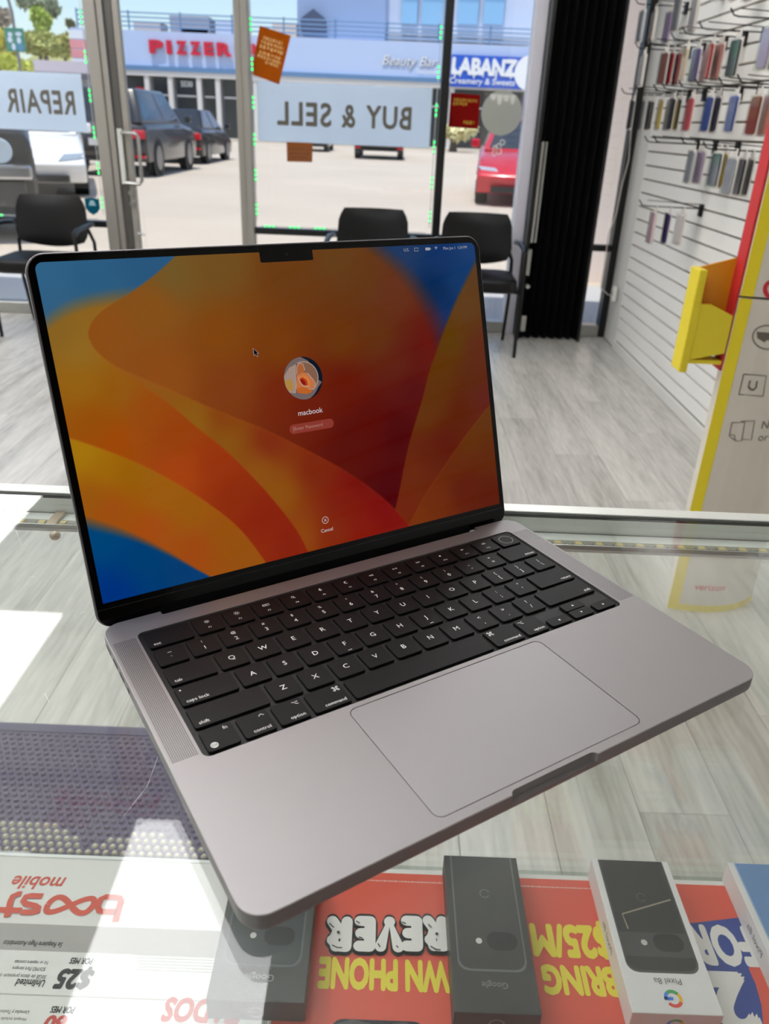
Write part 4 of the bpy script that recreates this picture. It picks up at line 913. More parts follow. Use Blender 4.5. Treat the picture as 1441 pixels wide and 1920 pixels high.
# ================================================================== chairs by the window
def make_chair():
    c = empty('guest_chair')
    mb = MB().prism(rrect(0.47, 0.43, 0.09, 6), -0.04, 0.04, Matrix.Translation((0, -0.17, 0.430))); mb.build('seat', M_VINYL, c, 0.028, 4, smooth=True)
    # padded back, slightly wider low down and curved around the sitter
    vs, fs = [], []; nx, nz = 10, 8
    for side in (0, 1):
        for j in range(nz + 1):
            t = j / nz; z = 0.505 + 0.285 * t
            hw = (0.228 - 0.018 * t)
            e_ = 1 - max(0.0, abs(t - 0.5) * 2 - 0.62) / 0.38 * 0.14
            for i in range(nx + 1):
                u = i / nx * 2 - 1; x_ = u * hw * e_
                zz = z - (0.035 * (1 - t) * (u * u - 0.45)) * -1.0 * (1 if t < 0.5 else 0)
                th = 0.019 * (1 - max(abs(u), abs(2 * t - 1)) ** 6)
                y_ = 0.075 + 0.05 * t - 0.045 * u * u
                vs.append((x_, y_ + (th if side else -th), zz))
    n1 = (nx + 1) * (nz + 1)
    for j in range(nz):
        for i in range(nx):
            a = j * (nx + 1) + i
            fs.append((a, a + 1, a + nx + 2, a + nx + 1)); fs.append((n1 + a + 1, n1 + a, n1 + a + nx + 1, n1 + a + nx + 2))
    bd = [i for i in range(nx)] + [nx + j * (nx + 1) for j in range(nz)] + [nz * (nx + 1) + nx - i for i in range(nx)] + [(nz - j) * (nx + 1) for j in range(nz)]
    for a, b in zip(bd, bd[1:] + bd[:1]): fs.append((b, a, n1 + a, n1 + b))
    MB().add(vs, fs).build('backrest', M_VINYL, c, smooth=True)
    M_T = mat('black_steel_tube', (12, 12, 13), 0.35, 0.4)
    for s in (-1, 1):
        MB().tube([(s * 0.265, -0.30, 0.0), (s * 0.262, -0.31, 0.30), (s * 0.262, -0.31, 0.585), (s * 0.258, -0.29, 0.615)], 0.011, 8).build('leg', M_T, c, smooth=True)
        MB().tube([(s * 0.235, 0.14, 0.0), (s * 0.24, 0.08, 0.30), (s * 0.235, 0.09, 0.52), (s * 0.20, 0.10, 0.60)], 0.011, 8).build('leg', M_T, c, smooth=True)
        MB().tube([(s * 0.258, -0.31, 0.612), (s * 0.262, -0.25, 0.632), (s * 0.262, -0.05, 0.636), (s * 0.245, 0.06, 0.63)], 0.016, 8).build('armrest', mat('black_armrest', (30, 31, 34), 0.3), c, smooth=True)
        MB().tube([(s * 0.255, -0.30, 0.39), (s * 0.24, 0.085, 0.39)], 0.010, 8).build('seat_rail', M_T, c, smooth=True)
    MB().tube([(-0.255, -0.28, 0.388), (0.255, -0.28, 0.388)], 0.010, 8).build('cross_rail', M_T, c, smooth=True)
    return c
ch = make_chair()
CH = [(-2.105, 5.06, 0.02, 'black padded armchair standing by the glass door'),
      (-0.117, 5.06, 0.0, 'black padded armchair below the large mirrored window sign'),
      (0.525, 5.06, -0.03, 'black padded armchair beside the folded black gate')]
for i, (x, y, rz, lb) in enumerate(CH):
    o = ch if i == 0 else copy_tree(ch)
    o.location = (x, y, 0); o.rotation_euler = (0, 0, rz); tag(o, lb, 'chair', 'waiting chairs along the shop window')

# ================================================================== signs hung in the shop window
def vrect(x0, x1, y0, y1, Y_):
    xm, ym = (x0 + x1) / 2, (y0 + y1) / 2
    return at_y(x0, ym, Y_).x, at_y(x1, ym, Y_).x, at_y(xm, y1, Y_).z, at_y(xm, y0, Y_).z
def vtext(mb, body, px, Y_, off=0.0, shear=0.0, mirror=False, sp=1.0, inv=I4):
    a, b, c, d_ = vrect(*px, Y_)
    V, F = bold_geo(body, off, shear, sp); st_ = 2e-5 if Y_ < 10 else 3e-3
    mb.add([((b - u * (b - a)) if mirror else (a + u * (b - a)), Y_ - k * st_, c + v * (d_ - c)) for u, v, k in V], F, inv)
YS = YF - 0.008
M_SIGN = mat('translucent_sign_vinyl', (214, 222, 236), 0.5, 0, 0.02, 3)
M_SIGN.node_tree.nodes['Principled BSDF'].inputs['Transmission Weight'].default_value = 0.0
def translucent(name, rgb, f=0.45):
    m = bpy.data.materials.new(name); m.use_nodes = True; t = m.node_tree; t.nodes.clear()
    o = t.nodes.new('ShaderNodeOutputMaterial'); mx = t.nodes.new('ShaderNodeMixShader'); mx.inputs[0].default_value = f
    d_ = t.nodes.new('ShaderNodeBsdfDiffuse'); tr = t.nodes.new('ShaderNodeBsdfTranslucent')
    tc = t.nodes.new('ShaderNodeTexCoord'); n = t.nodes.new('ShaderNodeTexNoise'); n.inputs['Scale'].default_value = 3; h = t.nodes.new('ShaderNodeHueSaturation')
    mr = t.nodes.new('ShaderNodeMapRange'); mr.inputs['To Min'].default_value = 0.95; mr.inputs['To Max'].default_value = 1.05
    t.links.new(tc.outputs['Object'], n.inputs['Vector']); t.links.new(n.outputs['Fac'], mr.inputs[0]); t.links.new(mr.outputs[0], h.inputs['Value']); h.inputs['Color'].default_value = (*L3(rgb), 1)
    for q in (d_, tr): t.links.new(h.outputs[0], q.inputs[0])
    t.links.new(d_.outputs[0], mx.inputs[1]); t.links.new(tr.outputs[0], mx.inputs[2]); t.links.new(mx.outputs[0], o.inputs[0]); return m
M_SIGN = translucent('backlit_sign_sheet', (240, 248, 255), 0.76)
M_OLIVE = mat('olive_sign_letter', (96, 92, 82), 0.7)
def window_sign(name, label, px, words):
    a, b, c, d_ = vrect(*px, YS); o = empty(name, ((a + b) / 2, YS, c), 0, label, 'sign')
    inv = Matrix.Translation((-(a + b) / 2, -YS, -c))
    MB().box((a, YS - 0.0015, c), (b, YS + 0.0015, d_), inv).build('panel', M_SIGN, o)
    for wd_, wp_ in words:
        mb = MB(); vtext(mb, wd_, wp_, YS - 0.0022, 0.026, 0, True, 1.12, inv); mb.build('lettering', M_OLIVE, o)
window_sign('window_sign', 'white window sign reading BUY & SELL backwards from inside', (483, 808, 158, 271), [('BUY', (686, 771, 199, 243)), ('&', (640, 666, 196, 240)), ('SELL', (519, 621, 191, 237))])
window_sign('window_sign', 'white window sign reading REPAIR backwards from inside', (-75, 157, 134, 243), [('REPAIR', (12, 140, 168, 213))])

def poster(name, label, quad, color, marks, mcol, cat='poster', Y_=YS - 0.004, seed=3, h=0.012):
    q = [at_y(x, y, Y_) for x, y in quad]; cx = sum(p.x for p in q) / 4; cz = min(p.z for p in q)
    o = empty(name, (cx, Y_, cz), 0, label, cat); L_ = [(p.x - cx, p.z - cz) for p in q]
    M_ = frame((0, 0, 0), (1, 0, 0), (0, 0, 1))
    MB().prism(L_, -0.0008, 0.0008, M_).build('sheet', color, o)
    mb = MB(); r = random.Random(seed)
    for (v, u0, u1) in marks:                       # v down the sheet, u across it
        x_ = u0
        while x_ < u1:
            w = r.uniform(0.03, 0.09); x2 = min(x_ + w, u1); hh = h * r.uniform(.75, 1.1)
            def pt(u, vv):
                a = Vector(L_[0]).lerp(Vector(L_[1]), u); b = Vector(L_[3]).lerp(Vector(L_[2]), u); return a.lerp(b, vv)
            sc_ = (Vector(L_[3]) - Vector(L_[0])).length
            mb.poly([tuple(pt(x_, v)), tuple(pt(x2, v)), tuple(pt(x2, v + hh / sc_)), tuple(pt(x_, v + hh / sc_))], M_, 0.0014)
            x_ = x2 + r.uniform(0.02, 0.045)
    if mb.v: mb.build('print', mcol, o)
    return o
poster('window_poster', 'tilted orange-brown poster taped in the window above the BUY & SELL sign', [(487, 48), (545, 67), (523, 158), (470, 139)], translucent('orange_poster_back', (204, 112, 28), 0.55),
       [(0.17, 0.18, 0.82), (0.26, 0.14, 0.86), (0.35, 0.12, 0.9), (0.47, 0.14, 0.86), (0.55, 0.1, 0.88), (0.63, 0.4, 0.86)], mat('cream_show_through', (214, 164, 96), 0.7), h=0.018)
poster('window_poster', 'small brown poster taped in the window below the BUY & SELL sign', [(537, 266), (586, 268), (585, 304), (538, 303)], translucent('brown_poster_back', (176, 112, 66), 0.5),
       [(0.3, 0.1, 0.9), (0.52, 0.1, 0.9), (0.72, 0.12, 0.85)], mat('dark_show_through', (120, 76, 44), 0.7), h=0.012)
poster('window_poster', 'dark red poster with yellow print taped beside the black window post', [(845, 174), (900, 178), (896, 242), (840, 238)], translucent('dark_red_poster_back', (150, 28, 24), 0.4),
       [(0.14, 0.12, 0.9), (0.25, 0.1, 0.6), (0.78, 0.5, 0.85)], mat('yellow_show_through', (176, 132, 24), 0.7), h=0.018)
c = at_y(940, 212, YS - 0.003)
o = empty('round_decal', (c.x, YS - 0.003, c.z - 0.125), 0, 'pale grey round decal with dripping edge stuck on the window', 'decal')
MB().prism([(x, y) for x, y in arc(0, 0.125, 0.125, 0, 360, 40)[:-1]], 0, 0.001, frame((0, 0, 0), (1, 0, 0), (0, 0, 1))).build('disc', translucent('grey_decal_back', (196, 198, 190), 0.35), o)
mb = MB()
for i, (x, w, l) in enumerate(((-0.06, .02, .03), (-0.02, .018, .055), (0.02, .02, .035), (0.06, .016, .05))):
    mb.prism([(x - w, 0.225), (x + w, 0.225), (x + w * .5, 0.225 - l), (x - w * .5, 0.225 - l)], 0.001, 0.0018, frame((0, 0, 0), (1, 0, 0), (0, 0, 1)))
mb.build('drips', mat('pale_decal_drip', (222, 224, 220), 0.6), o)
# blue shield sticker
a, b, c_, d_ = vrect(160, 187, 371, 403, YS - 0.003); cx = (a + b) / 2; hw = (b - a) / 2; hh = d_ - c_
o = empty('shield_sticker', (cx, YS - 0.003, c_), 0, 'teal shield-shaped sticker on the window beside the door frame', 'sticker')
MB().prism([(-hw, hh * .95), (0, hh), (hw, hh * .95), (hw, hh * .4), (hw * .6, hh * .15), (0, 0), (-hw * .6, hh * .15), (-hw, hh * .4)], 0, 0.001, frame((0, 0, 0), (1, 0, 0), (0, 0, 1))).build('shield', translucent('teal_sticker_back', (24, 112, 138), 0.5), o)
MB().prism([(-hw * .5, hh * .55), (hw * .5, hh * .55), (hw * .25, hh * .85), (-hw * .25, hh * .85)], 0.001, 0.0016, frame((0, 0, 0), (1, 0, 0), (0, 0, 1))).build('emblem', mat('pale_emblem', (150, 190, 200), 0.6), o)
# little white flower decal
c = at_y(934, 275, YS - 0.003); o = empty('flower_decal', (c.x, YS - 0.003, c.z - 0.05), 0, 'small white outline flower decal on the window pane', 'decal')
mb = MB(); M_ = frame((0, 0, 0), (1, 0, 0), (0, 0, 1))
for (x, z, r) in ((0.0, 0.05, .016), (-.018, .04, .015), (.006, .022, .015), (-.022, .012, .014), (.022, .075, .014)): mb.stroke(arc(x, z, r, 0, 360, 14), 0.005, M_, True, 0.0006)
mb.build('petals', mat('white_decal', (240, 236, 230), 0.6), o)

# ---- strings of green lamps around the panes
M_GREEN = emission('green_lamp', (20, 255, 110), 2.2); M_PINK = emission('magenta_neon', (255, 40, 240), 1.6)
def light_string(label, pts, step=0.205):
    p0, p1 = Vector(pts[0]), Vector(pts[1]); d_ = p1 - p0; n = max(1, int(d_.length / step)); u = d_.normalized()
    o = empty('light_string', p0, 0, label, 'light string')
    MB().tube([Vector((0, 0, 0)), d_], 0.0022, 6).build('wire', mat('clear_wire', (200, 206, 206), 0.3), o)
    for i in range(n):
        c0 = u * (step * (i + 0.35)); mb = MB(); bx_ = MB()
        bx_.cyl(c0 - u * 0.042, c0 + u * 0.042, 0.006, 6)
        bx_.build('lamp_module', mat('clear_module', (214, 220, 218), 0.3), o)
        for k in (-1, 0, 1): mb.sphere(c0 + u * (0.027 * k) + Vector((0, -0.006, 0)), 0.0062, 8, 5)
        mb.build('lamp', M_GREEN, o)
yl_ = YF - 0.02
light_string('string of green lamps beside the grey post of the big window', ((-0.882, yl_, 0.66), (-0.882, yl_, 2.5)))
light_string('string of green lamps beside the black post of the big window', ((0.243, yl_, 0.66), (0.243, yl_, 2.5)))
light_string('string of green lamps along the sill of the big window', ((-0.86, yl_, 0.630), (0.22, yl_, 0.630)), 0.165)
light_string('string of green lamps beside the door frame of the REPAIR window', ((-1.885, yl_, 0.66), (-1.885, yl_, 2.5)))
light_string('string of green lamps along the sill of the REPAIR window', ((-3.3, yl_, 0.630), (-1.92, yl_, 0.630)), 0.165)

# ================================================================== folded black gate
go = empty('folding_gate', (1.06, 5.27, 0), 0, 'black concertina security gate folded up beside the slat wall', 'gate')
N = 15; pm = None
for i in range(N):
    x0 = -0.195 + 0.40 * i / N; x1 = x0 + 0.40 / N; f = i % 2
    y0, y1 = (-0.035, 0.045) if f else (0.045, -0.035)
    MB().prism([(x0, y0), (x1, y1), (x1, y1 + 0.004), (x0, y0 + 0.004)], 0.01, 2.72).build('gate_leaf', M_BLACKFRAME, go)
MB().box((-0.205, -0.05, 0.0), (-0.185, 0.05, 2.72)).build('gate_edge', M_BLACKFRAME, go)
MB().box((0.205, -0.05, 0.0), (0.222, 0.05, 2.72)).build('gate_edge', M_BLACKFRAME, go)
MB().box((-0.18, -0.058, 0.62), (-0.165, -0.046, 1.20)).build('latch_bar', M_ALU, go)
MB().box((-0.155, -0.058, 0.62), (-0.145, -0.046, 1.20)).build('latch_bar', M_ALU, go)
MB().box((-0.185, -0.058, 0.42), (-0.165, -0.046, 0.58)).build('latch_plate', M_ALU, go)
MB().cyl((-0.165, -0.062, 0.35), (-0.165, -0.045, 0.35), 0.014, 14).build('lock_cylinder', M_ALU, go)
MB().box((-0.18, -0.058, 0.06), (-0.15, -0.046, 0.16)).build('foot_bolt', M_ALU, go)
# thin cable hanging in the corner by the slat wall
pts = [at_y(x, y, 5.36) for x, y in ((1196, 150), (1183, 240), (1178, 300), (1166, 345), (1155, 400), (1140, 440), (1132, 500), (1126, 540), (1140, 553), (1164, 556))]
mb = MB().tube(pts, 0.0035, 6); o = mb.build('cable', mat('white_cable', (214, 206, 198), 0.5)); tag(o, 'thin pale cable hanging in front of the corner window', 'cable')
# wall outlet cover where it ends
q = at_x(1168, 553, XR - 0.02)
wo_ = empty('cable_box', (XR - 0.013, 5.2, 0.33), 0, 'small white cable box fixed low on the wall trim', 'outlet')
MB().box((-0.022, -0.03, -0.045), (0, 0.03, 0.045)).build('cover', M_WHITE, wo_, 0.004, 2); MB().box((-0.0235, -0.012, -0.012), (-0.022, 0.012, 0.012)).build('socket', mat('grey_socket', (150, 150, 148), 0.5), wo_)

# ================================================================== hooks and phone cases on the slat wall
M_HOOK = mat('black_wire_hook', (16, 16, 17), 0.35, 0.5)
M_CLEAR = glass('blister_plastic', (0.93, 0.93, 0.94), 0.06, 0.08)
M_CARD = mat('white_card', (226, 220, 210), 0.6, 0, 0.02, 30)
PAL = dict(red=(172, 26, 38), brown=(128, 78, 66), white=(214, 210, 206), cream=(206, 190, 160), purple=(84, 66, 140), pink=(206, 140, 132), black=(26, 27, 32), lavender=(176, 160, 190), coral=(204, 92, 96), navy=(32, 38, 72), blue=(58, 84, 158), grey=(130, 134, 136), yellow=(176, 150, 28), rust=(140, 66, 56), salmon=(216, 130, 112), silver=(170, 174, 180), tan=(196, 168, 132), charcoal=(58, 60, 66), violet=(60, 40, 110), rose=(220, 190, 196))
for k_ in PAL: mat('case_' + k_, PAL[k_], 0.38, 0, 0.04, 20)
def hook(y, z, length):
    o = empty('display_hook', (XR, y, z), 0, None, 'hook')
    MB().box((-0.012, -0.022, -0.035), (-0.002, 0.022, 0.02)).build('bracket', M_HOOK, o, 0.002, 1)
    MB().tube([(-0.01, 0, 0), (-length + 0.02, 0, 0.002), (-length, 0, 0.006), (-length - 0.018, 0, 0.028)], 0.0028, 6).build('arm', M_HOOK, o)
    MB().tube([(-0.01, 0, 0.018), (-length * 0.92, 0, 0.028)], 0.002, 6).build('price_arm', M_HOOK, o)
    return o
_pc = {}
def package(x, y, z, color, w=0.094, h=0.165, tall=0.0):
    col_ = _m['case_' + color]; k = (color, w, h)
    if k not in _pc:
        p = empty('phone_case_package')
        MB().prism([(-w / 2, -h), (w / 2, -h), (w / 2, -0.018), (0.022, -0.018), (0.022, 0.012), (0.006, 0.012), (0.006, 0.002), (-0.006, 0.002), (-0.006, 0.012), (-0.022, 0.012), (-0.022, -0.018), (-w / 2, -0.018)], 0.0, 0.0012, frame((0, 0, 0), (0, -1, 0), (0, 0, 1))).build('card', M_CARD, p)
        MB().prism(rrect(w * 0.78, (h - 0.018) * 0.88, 0.010, 4, 0, -h / 2 - 0.009), 0.0015, 0.0120, frame((0, 0, 0), (0, -1, 0), (0, 0, 1))).build('phone_case', col_, p, 0.002, 1)
        MB().box((-0.0145, -w / 2 + 0.002, -h + 0.003), (-0.0138, w / 2 - 0.002, -0.02)).build('clear_cover', M_CLEAR, p)
        _pc[k] = p; o = p
    else: o = copy_tree(_pc[k])
    o.location = (x, y, z); o.rotation_euler = (0, 0, random.uniform(-.12, .12)); return o
ROWN = {0: 'top', 1: 'second', 2: 'third', 3: 'fourth', 4: 'lowest'}
HK = [  # row, y, z, hook length, [(colour, x)]
 (0, 4.80, 1.86, 0.26, [('silver', 1.26), ('white', 1.32), ('lavender', 1.40)]),
 (0, 4.28, 1.86, 0.24, [('grey', 1.28), ('white', 1.36)]),
 (0, 3.82, 1.93, 0.24, [('charcoal', 1.30), ('tan', 1.36), ('cream', 1.42)]),
 (1, 4.62, 1.648, 0.27, [('white', 1.25)]),
 (1, 4.42, 1.648, 0.26, [('brown', 1.30), ('red', 1.335), ('red', 1.37)]),
 (1, 4.14, 1.648, 0.24, [('cream', 1.31), ('purple', 1.36), ('rose', 1.41)]),
 (1, 3.92, 1.648, 0.26, [('red', 1.345), ('pink', 1.38)]),
 (1, 3.72, 1.648, 0.26, [('black', 1.375)]),
 (1, 3.42, 1.66, 0.25, [('lavender', 1.375), ('charcoal', 1.42)]),
 (2, 4.72, 1.448, 0.28, [('charcoal', 1.26), ('grey', 1.32), ('charcoal', 1.36)]),
 (2, 4.50, 1.448, 0.26, [('yellow', 1.345), ('white', 1.39)]),
 (2, 4.28, 1.448, 0.24, [('black', 1.335), ('black', 1.365)]),
 (2, 4.08, 1.446, 0.26, [('coral', 1.355)]),
 (2, 3.84, 1.444, 0.26, [('blue', 1.355), ('navy', 1.385)]),
 (2, 3.64, 1.444, 0.26, [('blue', 1.385)]),
 (2, 3.40, 1.436, 0.25, [('rust', 1.38), ('salmon', 1.42)]),
 (2, 3.22, 1.436, 0.25, [('salmon', 1.40), ('red', 1.44)]),
 (3, 4.00, 1.228, 0.28, [('silver', 1.38), ('lavender', 1.42)]),
 (3, 3.74, 1.228, 0.24, [('charcoal', 1.40), ('yellow', 1.425)]),
 (3, 3.46, 1.215, 0.24, [('silver', 1.36), ('black', 1.40), ('charcoal', 1.43)]),
 (4, 4.02, 0.952, 0.29, [('rose', 1.26), ('violet', 1.33), ('white', 1.39)]),
 (3, 4.25, 1.226, 0.25, [])]
cnt = {}
for (r, y, z, ln, packs) in HK:
    h = hook(y, z, ln)
    names = ' and '.join(dict.fromkeys(c for c, _ in packs)) if packs else ''
    tag(h, ('black wire hook in the %s row holding %s phone cases' % (ROWN[r], names)) if packs else 'empty black wire hook on the slat wall', 'hook', 'wire hooks on the slat wall')
    for i_, (c, x) in enumerate(packs):
        nb = packs[i_ - 1][0] if i_ > 0 else (packs[1][0] if len(packs) > 1 else None)
        rel = '' if nb is None else ((', behind the %s one' if i_ > 0 else ', in front of the %s one') % nb)
        o = package(x, y, z - 0.004, c)
        tag(o, '%s phone case in the %s slat wall row%s' % (c, ROWN[r], rel if nb else ', alone on its hook'), 'phone case', 'phone cases on the slat wall')

# ================================================================== yellow and white carton display stand
st = empty('carton_stand', (0.98, 2.0, 0), 0, 'tall white carton display stand with yellow edging and a yellow tray', 'display stand')
T = Matrix.Translation((-0.98, -2.0, 0))
front = [(0.862, 1.972), (0.89, 1.964), (0.93, 1.957), (0.975, 1.955), (1.02, 1.960), (1.06, 1.974), (1.10, 1.998), (1.135, 2.03)]
M_YEL = mat('yellow_carton', (236, 214, 42), 0.45, 0, 0.02, 8); M_STW = mat('white_printed_carton', (222, 214, 200), 0.5, 0, 0.015, 6); M_STR = mat('red_carton', (206, 40, 44), 0.5, 0, 0.02, 8); M_YEL_SHADE = mat('shaded_yellow_carton', (232, 160, 24), 0.5)  # orange is the yellow carton with the tray's inner shade painted in
H_ = 1.75
def skin(mb, pts, z0, z1, d_, th):
    """curved sheet following pts, offset d_ towards the viewer, thickness th"""
    for (a, b) in zip(pts[:-1], pts[1:]):
        mb.prism([(a[0], a[1] - d_ - th), (b[0], b[1] - d_ - th), (b[0], b[1] - d_), (a[0], a[1] - d_)], z0, z1, T)
body = front + [(1.13, 2.062), (0.90, 2.045), (0.870, 2.020)]
MB().prism(body, 0.0, 0.905, T).build('lower_body', M_STW, st)
MB().prism(body, 0.911, H_, T).build('upper_body', M_STW, st)
mb = MB(); skin(mb, [(0.862, 1.972), (0.89, 1.964)], 0, 0.905, 0.0, 0.0012); mb.build('yellow_edge', M_YEL, st)
mb = MB(); skin(mb, [(0.862, 1.972), (0.89, 1.964)], 0.911, H_, 0.0, 0.0012); mb.build('yellow_edge', M_YEL, st)
mb = MB(); skin(mb, front[1:], 0, 0.022, 0.0, 0.0012); mb.build('yellow_foot_edge', M_YEL, st)
MB().box((0.857, 1.980, 0.72), (0.8615, 2.030, H_), T).build('red_side', M_STR, st)
MB().box((0.752, 1.975, 0.712), (0.772, 2.040, 0.967), T).build('tray_lip', M_YEL, st, 0.002, 1)
MB().prism([(0.772, 0.73), (0.857, 0.75), (0.857, 0.992), (0.772, 0.967)], 0, 0.006, frame(T @ Vector((0, 2.034, 0)), (1, 0, 0), (0, 0, 1))).build('tray_end', M_YEL_SHADE, st)
MB().prism([(0.772, 0.745), (0.858, 0.765), (0.858, 0.86), (0.80, 0.885), (0.772, 0.885)], 0, 0.008, frame(T @ Vector((0, 1.985, 0)), (1, 0, 0), (0, 0, 1))).build('tray_near_end', M_YEL, st)
MB().box((0.772, 1.98, 0.735), (0.857, 2.026, 0.745), T).build('tray_floor', M_YEL, st)
M_ICON = mat('grey_brown_print', (108, 98, 90), 0.6)
def stand_y(x):
    for (a, b) in zip(front[:-1], front[1:]):
        if a[0] <= x <= b[0]: return a[1] + (b[1] - a[1]) * (x - a[0]) / (b[0] - a[0])
    return front[-1][1]
def SP(px, py):
    p = at_y(px, py, 1.957); return (p.x, p.z)
def icon_part(name, strokes, w, m=None, polys=()):
    mb = MB()
    for s_ in strokes:
        pts = [SP(*p) for p in s_]; n = len(pts)
        vs = []; fs = []
        for i in range(n):
            a = Vector(pts[max(i - 1, 0)]); b = Vector(pts[min(i + 1, n - 1)]); d_ = (b - a).normalized(); q = Vector((-d_.y, d_.x)) * w / 2
            for sg in (1, -1):
                x_, z_ = pts[i][0] + q.x * sg, pts[i][1] + q.y * sg; vs.append((x_, stand_y(x_) - 0.0016, z_))
        for i in range(n - 1): fs.append((2 * i, 2 * i + 1, 2 * i + 3, 2 * i + 2))
        mb.add(vs, fs, T)
    for p_ in polys:
        pts = [SP(*p) for p in p_]; mb.add([(x_, stand_y(x_) - 0.0016, z_) for x_, z_ in pts], [tuple(range(len(pts)))], T)
    return mb.build(name, m or M_ICON, st)
def ell(cx, cy, rx, ry, a0=0, a1=360, n=24): return [(cx + rx * math.cos(math.radians(a0 + (a1 - a0) * i / n)), cy + ry * math.sin(math.radians(a0 + (a1 - a0) * i / n))) for i in range(n + 1)]
icon_part('round_icon', [ell(1436, 632, 25, 22)], 0.0032, None, [[(1418, 622), (1450, 624), (1450, 640), (1436, 637), (1432, 642), (1419, 634)]])
icon_part('square_icon', [[(1394, 702), (1435, 704), (1429, 742), (1385, 740), (1394, 702)], ell(1410, 722, 6, 9, 20, 160) + []], 0.0030)
icon_part('letter_icon', [[(1405, 713), (1402, 726), (1406, 730), (1412, 730), (1416, 726), (1418, 714)]], 0.0045)
icon_part('card_icon', [[(1372, 793), (1395, 791), (1389, 826), (1378, 826), (1367, 818), (1372, 793)], [(1388, 790), (1413, 788), (1407, 824), (1391, 823)], [(1367, 815), (1376, 816), (1377, 825)]], 0.0026)
mb = MB()
for body_, x_, z_, s_ in (('No', 1426, 797, 0.030), ('or', 1420, 820, 0.030)):
    p = SP(x_, z_); vs, fs = text_geo(body_, s_, 'LEFT', 0, 0, 3, 1.0); mb.add([(p[0] + v[0], stand_y(p[0] + v[0]) - 0.0016, p[1] + v[1]) for v in vs], fs, T); mb.build('lettering', M_ICON, st); mb = MB()
icon_part('red_ring', [ell(1448, 543, 14, 15)], 0.010, mat('red_ring_print', (206, 40, 60), 0.5))
mb = MB(); vs, fs = text_geo('verizon', 0.030, 'CENTER', 0.01, 0, 3, 1.0); p = at_y(1331, 1102, 1.955)
mb.add([(p.x + v[0], stand_y(p.x + v[0]) - 0.0016, p.z + v[1]) for v in vs], fs, T); mb.build('red_lettering', mat('red_word_print', (214, 70, 70), 0.5), st)
